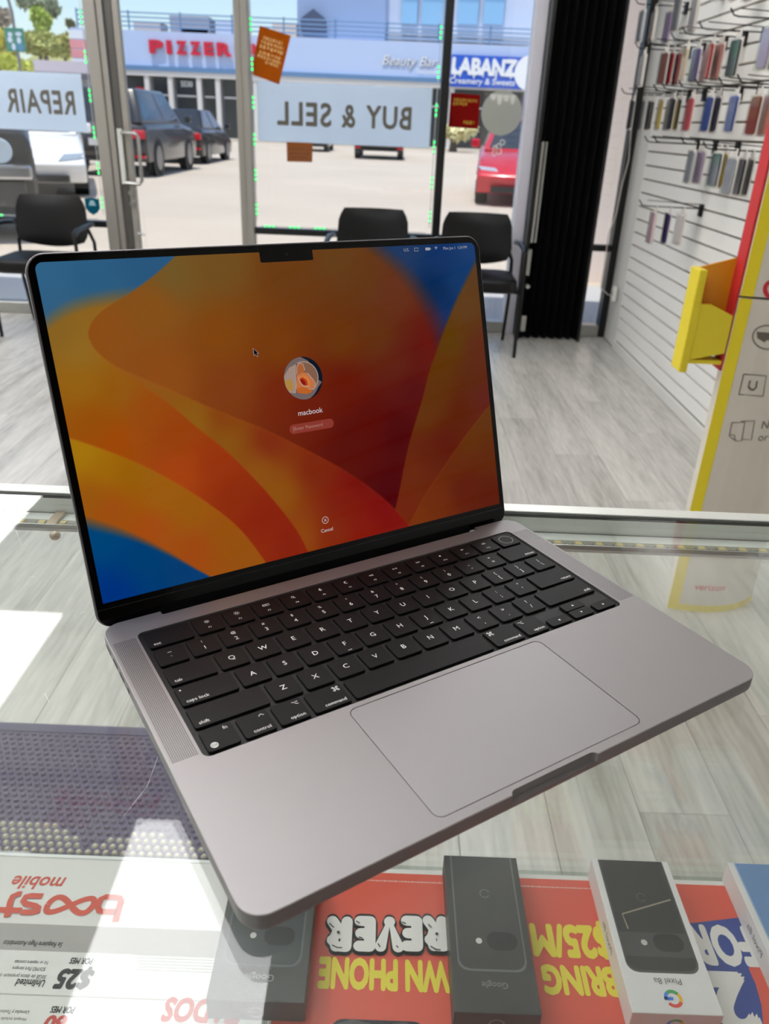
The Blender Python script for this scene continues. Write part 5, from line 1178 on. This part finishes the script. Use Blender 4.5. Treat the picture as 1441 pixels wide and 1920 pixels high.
# ================================================================== outside: cars
M_TYRE = mat('tyre_rubber', (24, 24, 25), 0.8, 0, 0.1, 20); M_RIM = mat('alloy_wheel', (130, 130, 132), 0.3, 0.8)
M_CARGLASS = mat('tinted_car_glass', (36, 42, 48), 0.06, 0, 0.1, 2, coat=0.4); M_TAIL = mat('red_tail_lamp', (200, 24, 40), 0.2, coat=0.5); M_HEAD = mat('clear_head_lamp', (196, 210, 222), 0.1, 0.2, coat=0.5)
M_PLATE = mat('pale_number_plate', (206, 206, 204), 0.5); M_TRIMBLACK = mat('car_black_trim', (26, 26, 28), 0.5); M_CHROME = mat('car_chrome', (200, 202, 206), 0.15, 0.95)
def car(label, loc, rz, paint, L=4.7, Wd=1.9, H=1.45, style='sedan', front_detail='plain'):
    o = empty('parked_car', (loc[0], loc[1], 0), rz, label, 'car', 'cars in the parking lot'); h = Wd / 2
    suv = style in ('suv', 'truck'); clr = 0.26 if suv else 0.17
    belt = {'sedan': 0.92, 'suv': 1.10, 'truck': 1.22}[style]
    hood = {'sedan': 0.84, 'suv': 1.08, 'truck': 1.16}[style]
    f, r = L / 2, -L / 2
    if style == 'suv': prof = [(r + .10, clr + .05), (r, .55), (r + .02, .95), (r + .10, belt), (f - 1.35, belt), (f - .35, hood - .06), (f - .05, hood - .22), (f, .62), (f - .08, clr + .05)]; gh = [(r + .08, belt - .02), (r + .42, H), (f - 2.15, H), (f - 1.25, belt - .02)]
    elif style == 'truck': prof = [(r, clr + .1), (r, belt), (f - 1.3, belt), (f - .25, hood), (f - .02, hood - .10), (f, .70), (f - .08, clr + .1)]; gh = [(r + 1.8, belt - .02), (r + 1.95, H), (f - 2.1, H), (f - 1.25, belt - .02)]
    else: prof = [(r + .12, clr + .05), (r, .50), (r + .04, .86), (r + .20, .97), (r + .75, belt + .03), (f - 1.25, belt), (f - .45, hood - .08), (f - .10, hood - .26), (f, .50), (f - .12, clr + .05)]; gh = [(r + .55, belt), (r + 1.25, H), (f - 2.25, H), (f - 1.15, belt - .02)]
    # body: side profile lofted across the width with rounded shoulders
    secs = [(-h, 0.90), (-h * 0.93, 0.985), (-h * 0.5, 1.0), (0, 1.006), (h * 0.5, 1.0), (h * 0.93, 0.985), (h, 0.90)]
    vs, fs = [], []; n = len(prof)
    for x, k in secs:
        nose = 1 - (1 - k) * 0.5
        for (y, z) in prof: vs.append((x, y * (1 - (abs(x) / h) ** 4 * 0.035), z * k if z > 0.7 else z))
    for i in range(len(secs) - 1):
        for j in range(n): fs.append((i * n + j, i * n + (j + 1) % n, (i + 1) * n + (j + 1) % n, (i + 1) * n + j))
    fs += [tuple(range(n - 1, -1, -1)), tuple((len(secs) - 1) * n + j for j in range(n))]
    MB().add(vs, fs).build('body', paint, o, 0.03, 2, smooth=True)
    tp, bt = h * 0.72, h * 0.93
    gv = [(-bt, gh[0][0], gh[0][1]), (-tp, gh[1][0], gh[1][1]), (-tp, gh[2][0], gh[2][1]), (-bt, gh[3][0], gh[3][1]), (bt, gh[0][0], gh[0][1]), (tp, gh[1][0], gh[1][1]), (tp, gh[2][0], gh[2][1]), (bt, gh[3][0], gh[3][1])]
    MB().add(gv, [(0, 1, 2, 3), (7, 6, 5, 4), (0, 4, 5, 1), (1, 5, 6, 2), (2, 6, 7, 3), (3, 7, 4, 0)]).build('cabin', paint, o, 0.05, 3, smooth=True)
    def pane(q, sh, nm):
        q = [Vector(p) for p in q]; c = sum(q, Vector()) / 4; nrm = (q[1] - q[0]).cross(q[3] - q[0]).normalized()
        if nrm.dot(c - Vector((0, 0, 0.9))) < 0: nrm = -nrm
        q = [c + (p - c) * sh + nrm * 0.008 for p in q]; MB().add([tuple(p) for p in q] + [tuple(p - nrm * 0.02) for p in q], [(0, 1, 2, 3), (7, 6, 5, 4), (0, 4, 5, 1), (1, 5, 6, 2), (2, 6, 7, 3), (3, 7, 4, 0)]).build(nm, M_CARGLASS, o)
    pane([gv[0], gv[4], gv[5], gv[1]], 0.84, 'rear_window'); pane([gv[3], gv[7], gv[6], gv[2]], 0.86, 'windscreen')
    for a in (0, 4):
        p = [Vector(gv[a + k]) for k in range(4)]; m0 = p[0].lerp(p[3], 0.5); m1 = p[1].lerp(p[2], 0.48)
        pane([p[0], m0, m1, p[1]], 0.80, 'side_window'); pane([m0, p[3], p[2], m1], 0.80, 'side_window')
    wr_ = {'sedan': 0.33, 'suv': 0.38, 'truck': 0.40}[style]; wb = L * 0.30
    for sx in (-1, 1):
        for y in (-wb, wb):
            MB().cyl((sx * (h - 0.01), y, wr_), (sx * (h + 0.004), y, wr_), wr_ + 0.065, 22).build('wheel_arch', M_TRIMBLACK, o)
            w = MB().cyl((sx * (h - 0.22), y, wr_), (sx * (h + 0.012), y, wr_), wr_, 22).build('wheel', M_TYRE, o, 0.02, 2, smooth=True)
            MB().cyl((sx * (h + 0.010), y, wr_), (sx * (h + 0.020), y, wr_), wr_ * 0.68, 16).build('rim', M_RIM, w)
        MB().box((sx * h, 0.55 * f - .05, belt + .02), (sx * (h + 0.16), 0.55 * f - .18, belt + .17)).build('mirror', paint, o, 0.03, 2)
        zl = belt - (0.22 if suv else 0.16)
        MB().box((sx * h * 0.99, r - 0.006, zl - 0.10), (sx * h * 0.50, r + 0.10, zl + 0.07)).build('tail_lamp', M_TAIL, o, 0.015, 1)
        MB().box((sx * h * 0.97, r - 0.01, 0.40), (sx * h * 0.74, r + 0.06, 0.45)).build('reflector', M_TAIL, o)
        if front_detail == 'round': MB().cyl((sx * h * 0.70, f - 0.06, hood - .28), (sx * h * 0.70, f + 0.03, hood - .28), 0.115, 20).build('head_lamp', M_HEAD, o, 0.01, 1)
        else: MB().prism([(0, 0), (0.30, 0.03), (0.42, 0.12), (0.10, 0.10)], 0, 0.05, frame((sx * h * 0.55, f - 0.10, hood - .30), (sx, -0.25, 0), (0, -0.2, 1))).build('head_lamp', M_HEAD, o)
    MB().box((-0.26, r - 0.012, 0.62 if suv else 0.66), (0.26, r + 0.02, 0.76 if suv else 0.79)).build('number_plate', M_PLATE, o)
    MB().box((-h * 0.9, r - 0.004, clr + 0.06), (h * 0.9, r + 0.06, 0.36)).build('rear_skirt', M_TRIMBLACK, o)
    if front_detail == 'round':
        MB().box((-h * 0.98, f - 0.02, 0.62), (h * 0.98, f + 0.14, 0.76)).build('bumper', M_CHROME, o, 0.03, 2)
        MB().box((-h * 0.55, f - 0.03, 0.80), (h * 0.55, f + 0.02, hood - .12)).build('grille', M_TRIMBLACK, o)
        MB().box((-h * 0.9, f - 0.06, 0.36), (h * 0.9, f + 0.06, 0.60)).build('lower_bumper', mat('dark_bumper', (70, 66, 64), 0.5), o, 0.03, 2)
        MB().box((h * 0.34, f + 0.13, 0.44), (h * 0.66, f + 0.15, 0.64)).build('front_plate', M_PLATE, o)
    else:
        MB().box((-h * 0.72, f - 0.06, 0.24), (h * 0.72, f - 0.002, 0.34)).build('air_intake', M_TRIMBLACK, o)
    return o
P_BLACK = mat('black_car_paint', (24, 25, 27), 0.22, 0.2, 0.05, 1, coat=0.6); P_GREY = mat('charcoal_car_paint', (62, 62, 64), 0.25, 0.4, 0.05, 1, coat=0.6)
P_WHITE = mat('white_car_paint', (236, 236, 234), 0.2, 0, 0.02, 1, coat=0.5); P_RED = mat('red_car_paint', (196, 26, 48), 0.2, 0.1, 0.03, 1, coat=0.6); P_TRUCK = mat('dark_truck_paint', (46, 44, 44), 0.3, 0.3, 0.05, 1, coat=0.4)
car('dark grey SUV with red tail lamps parked facing the pizzeria', (-6.36, 21.05), 0.0, P_GREY, 4.85, 1.94, 1.76, 'suv')
car('black sedan parked just beyond the dark grey SUV', (-6.55, 27.4), 0.0, P_BLACK, 4.8, 1.86, 1.45, 'sedan')
car('white sedan parked nose towards the shop window', (-6.58, 15.42), math.pi + 0.35, P_WHITE, 4.7, 1.86, 1.44, 'sedan')
car('dark pickup with a round head lamp standing closest to the shop', (-5.35, 10.16), math.pi + 0.40, P_TRUCK, 4.2, 1.92, 1.85, 'truck', 'round')
car('red sedan parked alone behind the round grey window decal', (2.62, 17.35), math.pi - 0.10, P_RED, 4.6, 1.84, 1.45, 'sedan')
car('black SUV hidden behind the REPAIR sign', (-9.2, 21.0), 0.0, P_BLACK, 4.8, 1.94, 1.76, 'suv')
car('black sedan half hidden behind the BUY & SELL sign', (-4.1, 42.5), 0.0, P_BLACK, 4.7, 1.86, 1.45, 'sedan')
car('dark SUV half hidden behind the BUY & SELL sign', (-0.65, 36.5), 0.0, P_BLACK, 4.8, 1.94, 1.76, 'suv')

# ================================================================== shop row across the lot
YB = 55.0
def bx_(x0, x1, y0, y1, Y_=YB): return vrect(x0, x1, y0, y1, Y_)
M_FASC = mat('pale_blue_stucco', (186, 203, 236), 0.85, 0, 0.03, 0.4); M_BAND = mat('steel_blue_band', (96, 134, 176), 0.6); M_CREAM = mat('cream_soffit', (214, 210, 206), 0.7); M_SHOPDARK = mat('shop_interior_glass', (46, 50, 54), 0.15, 0, 0.3, 0.8)
bd = empty('shop_building', (0, YB, 0.1), 0, 'long pale blue shop row with glass fronts across the parking lot', 'building')
T = Matrix.Translation((0, -YB, -0.1)); BX0, BX1 = -19.9, 22.0
MB().box((BX0, YB + 0.6, 0.1), (BX1, YB + 14, 3.6), T).build('shop_wall', mat('shop_back_wall', (150, 156, 166), 0.8, 0, 0.05, 0.5), bd)
MB().box((BX0, YB, 3.95), (BX1, YB + 14, 5.80), T).build('fascia', M_FASC, bd)
MB().box((BX0, YB - 0.15, 3.70), (BX1, YB + 13, 3.95), T).build('blue_band', M_BAND, bd)
MB().box((BX0, YB - 0.10, 3.42), (BX1, YB + 13, 3.70), T).build('soffit', M_CREAM, bd)
for i, px in enumerate((224, 279, 322, 375, 410, 480, 640, 735, 845, 985)):
    x = at_y(px, 200, YB).x; MB().box((x - 0.14, YB - 0.05, 0.1), (x + 0.14, YB + 0.6, 3.42), T).build('pillar', M_CREAM, bd)
pxs = [(228, 276), (284, 319), (326, 372), (378, 407), (414, 476), (486, 636), (645, 730), (740, 840), (850, 980)]
for (a, b) in pxs:
    x0, x1 = at_y(a, 200, YB).x + .16, at_y(b, 200, YB).x - .16
    MB().box((x0, YB + 0.35, 0.15), (x1, YB + 0.45, 3.38), T).build('shop_window', M_SHOPDARK, bd)
    MB().box((x0, YB + 0.30, 2.35), (x1, YB + 0.36, 2.45), T).build('window_bar', M_CREAM, bd)
a, b, c, d_ = bx_(253, 272, 163, 184); MB().box((a, YB + 0.2, c), (b, YB + 0.34, d_), T).build('red_panel', mat('red_shop_panel', (190, 40, 44), 0.6), bd)
mb = MB(); vtext(mb, '5530', (339, 361, 152, 163), YB + 0.33, 0.03, 0, False, 1.0, T); mb.build('shop_number', mat('white_number', (236, 236, 236), 0.6), bd)
# roof line: railings, plant and the upper floor
def rail(x0, x1, z0, z1, Y_, n):
    for k in range(4): MB().tube([T @ Vector((x0, Y_, z0 + (z1 - z0) * (k + 1) / 4)), T @ Vector((x1, Y_, z0 + (z1 - z0) * (k + 1) / 4))], 0.04, 5).build('railing_bar', M_BAND, bd)
    for k in range(n + 1):
        x = x0 + (x1 - x0) * k / n; MB().tube([T @ Vector((x, Y_, z0)), T @ Vector((x, Y_, z1 + .1))], 0.05, 5).build('railing_post', M_BAND, bd)
rail(-19.5, 8.6, 5.80, 6.75, YB + 0.3, 9)
for (a, b, c, d2, nm, m_) in ((318, 392, 30, 57, 'roof_unit', mat('grey_roof_unit', (150, 150, 158), 0.7)), (340, 390, 55, 62, 'roof_vent', M_CREAM), (405, 440, 38, 56, 'roof_unit', mat('pale_roof_unit', (190, 196, 210), 0.7)), (250, 300, 40, 56, 'roof_unit', mat('tan_roof_unit', (186, 176, 170), 0.7)), (510, 555, 42, 60, 'roof_unit', mat('sand_roof_unit', (206, 190, 172), 0.7))):
    x0, x1, z0, z1 = vrect(a, b, c, d2, YB + 3); MB().box((x0, YB + 3, min(z0, 5.8)), (x1, YB + 5, z1), T).build(nm, m_, bd)
M_UP = mat('blue_grey_overlay_block', (150, 168, 200), 0.85, 0, 0.03, 0.4)
x0, x1, z0, z1 = vrect(557, 722, 0, 70, YB + 4); MB().box((x0, YB + 4, 5.8), (x1, YB + 12, 10.5), T).build('upper_block', M_UP, bd)  # solid block standing in for a darker see-through rectangle, like a pane reflection
x0, x1, z0, z1 = vrect(722, 1030, 0, 70, YB + 4); MB().box((x0, YB + 4.6, 5.8), (x1 + 6, YB + 12, 10.5), T).build('upper_block', mat('pale_upper_wall', (200, 208, 224), 0.85), bd)
M_SKYG = mat('painted_sky_glass', (150, 190, 222), 0.08, 0.3, 0.05, 0.5)  # sky reflection is put into the panes' base colour
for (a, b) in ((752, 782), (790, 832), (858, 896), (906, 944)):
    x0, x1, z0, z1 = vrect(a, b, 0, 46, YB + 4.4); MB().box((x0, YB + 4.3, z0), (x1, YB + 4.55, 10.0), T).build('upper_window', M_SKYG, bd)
    MB().box((x0, YB + 4.25, z0 + 1.4), (x1, YB + 4.3, z0 + 1.48), T).build('window_bar', M_BAND, bd)
x0, x1, z0, z1 = vrect(565, 612, 30, 60, YB + 3.8); MB().prism([(x0, z0), (x1, z0), (x1, z1 - .2), ((x0 + x1) / 2, z1 + .35), (x0, z1 - .2)], 0, 0.6, frame(T @ Vector((0, YB + 3.9, 0)), (1, 0, 0), (0, 0, 1))).build('dark_gable', mat('dark_gable', (70, 80, 104), 0.7), bd)
for zz in (6.05, 6.3, 6.55):
    x0, x1, _, _ = vrect(722, 1000, 0, 70, YB + 4); MB().box((x0, YB + 4.2, zz), (x1, YB + 4.5, zz + 0.12), T).build('balcony_slat', mat('pale_balcony_slat', (214, 216, 220), 0.7), bd)
# letter signs
ps = empty('pizzeria_sign', (-11.5, YB - 0.05, 4.6), 0, 'red raised block letters spelling PIZZERIA on the pale blue shop front', 'sign')
z0_, z1_ = 4.62, 5.34
PZ = [(281, 308), (313, 323), (331, 351), (357, 377), (383, 401), (407, 436), (441, 451), (458, 492)]
for ch_, (pa, pb) in zip('PIZZERIA', PZ):
    vs, fs = text_geo(ch_, 1.0, 'CENTER', 0.06, 0, 3, 1.0); xa = [v[0] for v in vs]; ya_ = [v[1] for v in vs]
    X0_ = at_y(pa, 90, YB).x; X1_ = at_y(pb, 90, YB).x
    pts = [(X0_ + (v[0] - min(xa)) / (max(xa) - min(xa)) * (X1_ - X0_) + 11.5, z0_ + (v[1] - min(ya_)) / (max(ya_) - min(ya_)) * (z1_ - z0_) - 4.6) for v in vs]
    q = MB().add([(a, 0.0, b) for a, b in pts], fs); k = len(q.v)
    me = bpy.data.meshes.new('letter'); me.from_pydata(q.v, [], q.f); bm = bmesh.new(); bm.from_mesh(me)
    bmesh.ops.remove_doubles(bm, verts=bm.verts, dist=1e-5); bmesh.ops.recalc_face_normals(bm, faces=bm.faces)
    ex = bmesh.ops.extrude_face_region(bm, geom=bm.faces[:]); bmesh.ops.translate(bm, verts=[v for v in ex['geom'] if isinstance(v, bmesh.types.BMVert)], vec=(0, -0.16, 0)); bm.to_mesh(me); bm.free()
    link('letter', me, mat('red_sign_letter', (206, 26, 58), 0.4), ps)
bs = empty('salon_sign', (0.6, YB - 0.05, 4.3), 0, 'small white script sign reading Beauty Bar on the pale blue shop front', 'sign'); inv = Matrix.Translation((-0.6, -YB + 0.05, -4.3))
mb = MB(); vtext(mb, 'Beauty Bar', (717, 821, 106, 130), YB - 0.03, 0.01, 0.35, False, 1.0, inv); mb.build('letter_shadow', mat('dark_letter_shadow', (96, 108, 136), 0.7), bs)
mb = MB(); vtext(mb, 'Beauty Bar', (716, 820, 105, 129), YB - 0.06, 0.0, 0.35, False, 1.0, inv); mb.build('script_lettering', mat('white_sign_letter', (238, 240, 244), 0.5), bs)
mb = MB(); vtext(mb, 'TARZANA', (779, 819, 130, 138), YB - 0.06, 0.0, 0, False, 1.0, inv); mb.build('small_lettering', mat('white_sign_letter', (238, 240, 244), 0.5), bs)
a, b, c, d_ = bx_(844, 1010, 106, 166); ls = empty('creamery_sign', ((a + b) / 2, YB - 0.2, c), 0, 'bright blue shop sign with white dripping letters and a round emblem', 'sign'); inv = Matrix.Translation((-(a + b) / 2, -YB + 0.2, -c))
MB().box((a, YB - 0.25, c), (b, YB - 0.15, d_), inv).build('panel', mat('bright_blue_sign', (38, 92, 206), 0.4), ls)
M_WL = mat('white_sign_letter', (238, 240, 244), 0.5)
mb = MB(); vtext(mb, 'LABANZ', (846, 969, 109, 142), YB - 0.27, 0.05, 0.04, False, 0.95, inv)
for px, py in ((852, 142), (862, 140), (888, 143), (905, 141), (929, 145), (957, 144)):
    x = at_y(px, py, YB - 0.27); mb.add([(x.x - .07, YB - .29, x.z + .4), (x.x + .07, YB - .29, x.z + .4), (x.x + .03, YB - .29, x.z - .12), (x.x - .03, YB - .29, x.z - .12)], [(0, 1, 2, 3)], inv)
mb.build('lettering', M_WL, ls)
mb = MB(); vtext(mb, 'Creamery & Sweets', (842, 965, 147, 162), YB - 0.27, 0.015, 0.1, False, 1.0, inv); mb.build('small_lettering', M_WL, ls)
p = at_y(993, 137, YB - 0.27); MB().prism(arc(0, 0, 0.95, 0, 360, 28)[:-1], 0, 0.02, frame(inv @ Vector((p.x, YB - 0.26, p.z)), (1, 0, 0), (0, 0, 1))).build('round_emblem', M_WL, ls)
p = at_y(969, 192, YB - 0.3); o = empty('neon_sign', (p.x, YB + 0.28, p.z), 0, 'glowing magenta neon sign in a shop window under the blue sign', 'neon sign')
MB().prism(arc(0, 0, 0.22, 0, 360, 20, 0.2)[:-1], 0, 0.05, frame((0, 0, 0), (1, 0, 0), (0, 0, 1))).build('tube', M_PINK, o)
# pole sign by the road with red and white panels
a, b, c, d_ = vrect(134, 162, 56, 127, 50.0); o = empty('pole_sign', ((a + b) / 2, 50.0, 0), 0, 'tall roadside sign with faded red and white panels', 'sign'); n = 4
for k in range(n):
    MB().box((-(b - a) / 2, -0.15, c + (d_ - c) * k / n + .02), ((b - a) / 2, 0.15, c + (d_ - c) * (k + 1) / n - .02)).build('sign_panel', (mat('faded_white_panel', (226, 230, 234), 0.6) if k in (0, 3) else mat('faded_red_panel', (226, 150, 154), 0.6)), o)
MB().box((-.12, -.1, 0), (.12, .1, c)).build('post', M_CREAM, o)
# low building to the left
lb_ = empty('low_building', (-21, 44, 0), 0, 'low flat-roofed pale building beyond the REPAIR sign', 'building'); a, b, c, d_ = vrect(70, 158, 115, 140, 44.0)
MB().box((a - 8 + 21, 0, 0), (b + 21, 4.5, d_ - .5)).build('walls', mat('low_building_wall', (150, 150, 156), 0.8), lb_); MB().box((a + 21, -0.4, d_ - .5), (b + 21.3, 4.9, d_)).build('flat_roof', mat('low_building_roof', (196, 188, 200), 0.8), lb_); MB().box((a + 21, -.42, d_ - .75), (b + 21.3, -.3, d_ - .5)).build('roof_edge', mat('low_building_edge', (90, 90, 100), 0.7), lb_)
# lamp post with a green banner
p = at_y(30, 75, 40.0); o = empty('banner_post', (p.x, 40.0, 0), 0, 'street lamp post carrying a green banner with a pale emblem', 'lamp post')
a, b, c, d_ = vrect(14, 50, 53, 97, 40.0); w_ = b - a; h_ = d_ - c
MB().tube([(0, 0, 0), (0, 0, d_ + .6), (-.1, 0, d_ + 1.2), (.4, 0, d_ + 1.7), (1.4, 0, d_ + 1.75)], 0.07, 7).build('post', mat('grey_lamp_post', (130, 130, 132), 0.5, 0.5), o)
MB().box((1.3, -.15, d_ + 1.68), (1.9, .15, d_ + 1.8)).build('lamp_head', M_CREAM, o, 0.03, 1)
MB().box((-w_ / 2, -.10, c), (w_ / 2, -.08, d_)).build('banner', mat('green_banner', (58, 128, 112), 0.7), o)
mb = MB(); M_ = frame((0, -.105, c), (1, 0, 0), (0, 0, 1))
for x, z, rx_, rz_ in ((-.22, .72, .12, .10), (.22, .75, .16, .09), (-.26, .5, .13, .13), (.2, .48, .11, .15), (-.12, .2, .10, .16)): mb.poly(arc(x * w_, z * h_, rx_ * w_, 0, 360, 14, rz_ * h_)[:-1], M_)
mb.build('pale_emblem', mat('pale_banner_print', (196, 208, 226), 0.7), o)
MB().prism(arc(0.24 * w_, 0.2 * h_, .17 * w_, 0, 360, 18, .17 * w_)[:-1], 0, .01, frame((0, -.105, c), (1, 0, 0), (0, 0, 1))).build('round_emblem', mat('blue_banner_print', (70, 130, 170), 0.7), o)
# ---- trees
def tree(label, px, py_base, py_top, Y_, wpx, rgb, trunk=True, n=1500, seed=1, leaf=0.45, name='leafy_tree'):
    r = random.Random(seed); b = at_y(px, py_base, Y_); t = at_y(px, py_top, Y_); rw = wpx / FPX * Y_ * 0.5; zc = (b.z + t.z) / 2; rh = (t.z - b.z) / 2
    o = empty(name, (b.x, Y_, 0), 0, label, 'tree', 'trees beyond the shops')
    if trunk: MB().cyl((0, 0, 0), (0, 0, zc), 0.25, 8, 0.12).build('trunk', mat('tree_bark', (104, 90, 78), 0.9, 0, 0.2, 3), o)
    mb = MB(); lobes = [(r.uniform(-.55, .55), r.uniform(-.5, .5), r.uniform(-.5, .6), r.uniform(.35, .6)) for _ in range(7)]
    for i in range(n):
        lx, ly, lz, lr = lobes[i % 7]; u = Vector((r.gauss(0, 1), r.gauss(0, 1), r.gauss(0, 1))).normalized() * (lr * r.uniform(.5, 1.0))
        c = Vector(((lx + u.x) * rw, (ly + u.y) * rw, zc + (lz * .8 + u.z) * rh)); a = Vector((r.gauss(0, 1), r.gauss(0, 1), r.gauss(0, 1))).normalized(); b2 = a.orthogonal().normalized(); s_ = leaf * r.uniform(.6, 1.3)
        mb.add([tuple(c - a * s_), tuple(c + b2 * s_ * .5), tuple(c + a * s_), tuple(c - b2 * s_ * .5)], [(0, 1, 2, 3)])
    mb.build('crown', mat('leaves_%d_%d_%d' % rgb, rgb, 0.7, 0, 0.35, 1.2), o)
tree('bare-branched grey-green tree standing highest against the sky', 76, 35, -25, 95, 62, (146, 156, 130), True, 700, 2, 0.5)
tree('yellow-green pointed tree in front of the grey-green one', 82, 62, 16, 90, 34, (176, 194, 96), True, 1300, 3)
tree('brownish tree at the edge beside the green banner', 4, 60, 12, 85, 40, (166, 154, 138), True, 900, 4)
tree('bright yellow-green tree low behind the green banner', 8, 112, 54, 70, 40, (212, 204, 86), True, 1500, 5)
tree('olive green tree between the banner and the pole sign', 76, 108, 58, 74, 70, (176, 178, 106), True, 2200, 6)
tree('mid green tree beside the red and white pole sign', 122, 112, 58, 102, 60, (184, 184, 118), True, 2000, 7)
tree('yellow-green bush low behind the REPAIR sign', 40, 150, 108, 62, 66, (202, 206, 90), True, 1800, 8)
tree('small palm on the skyline beside the pole sign', 134, 56, 36, 110, 12, (138, 138, 106), True, 200, 9)
tree('pale flowering shrub below the dark red poster', 850, 262, 232, 50, 70, (232, 224, 176), True, 900, 10, 0.3, 'flowering_shrub')
# wooded hill behind
vs, fs = [], []; n = 40
for i in range(n + 1):
    x = -110 + 190 * i / n; z = 9.0 + 3.2 * math.sin(i * 0.5) + 1.5 * math.sin(i * 1.7) - 0.045 * max(0, x + 60) * 1.2
    vs += [(x, 118, 0), (x, 122, z * .6), (x, 134, max(z, 1.0)), (x, 150, 0)]
for i in range(n):
    for k in range(3): a = i * 4 + k; fs.append((a, a + 4, a + 5, a + 1))
o = MB().add(vs, fs).build('floor_hill', mat('wooded_hill', (150, 150, 100), 0.9, 0, 0.4, 0.15), smooth=True); struct(o)
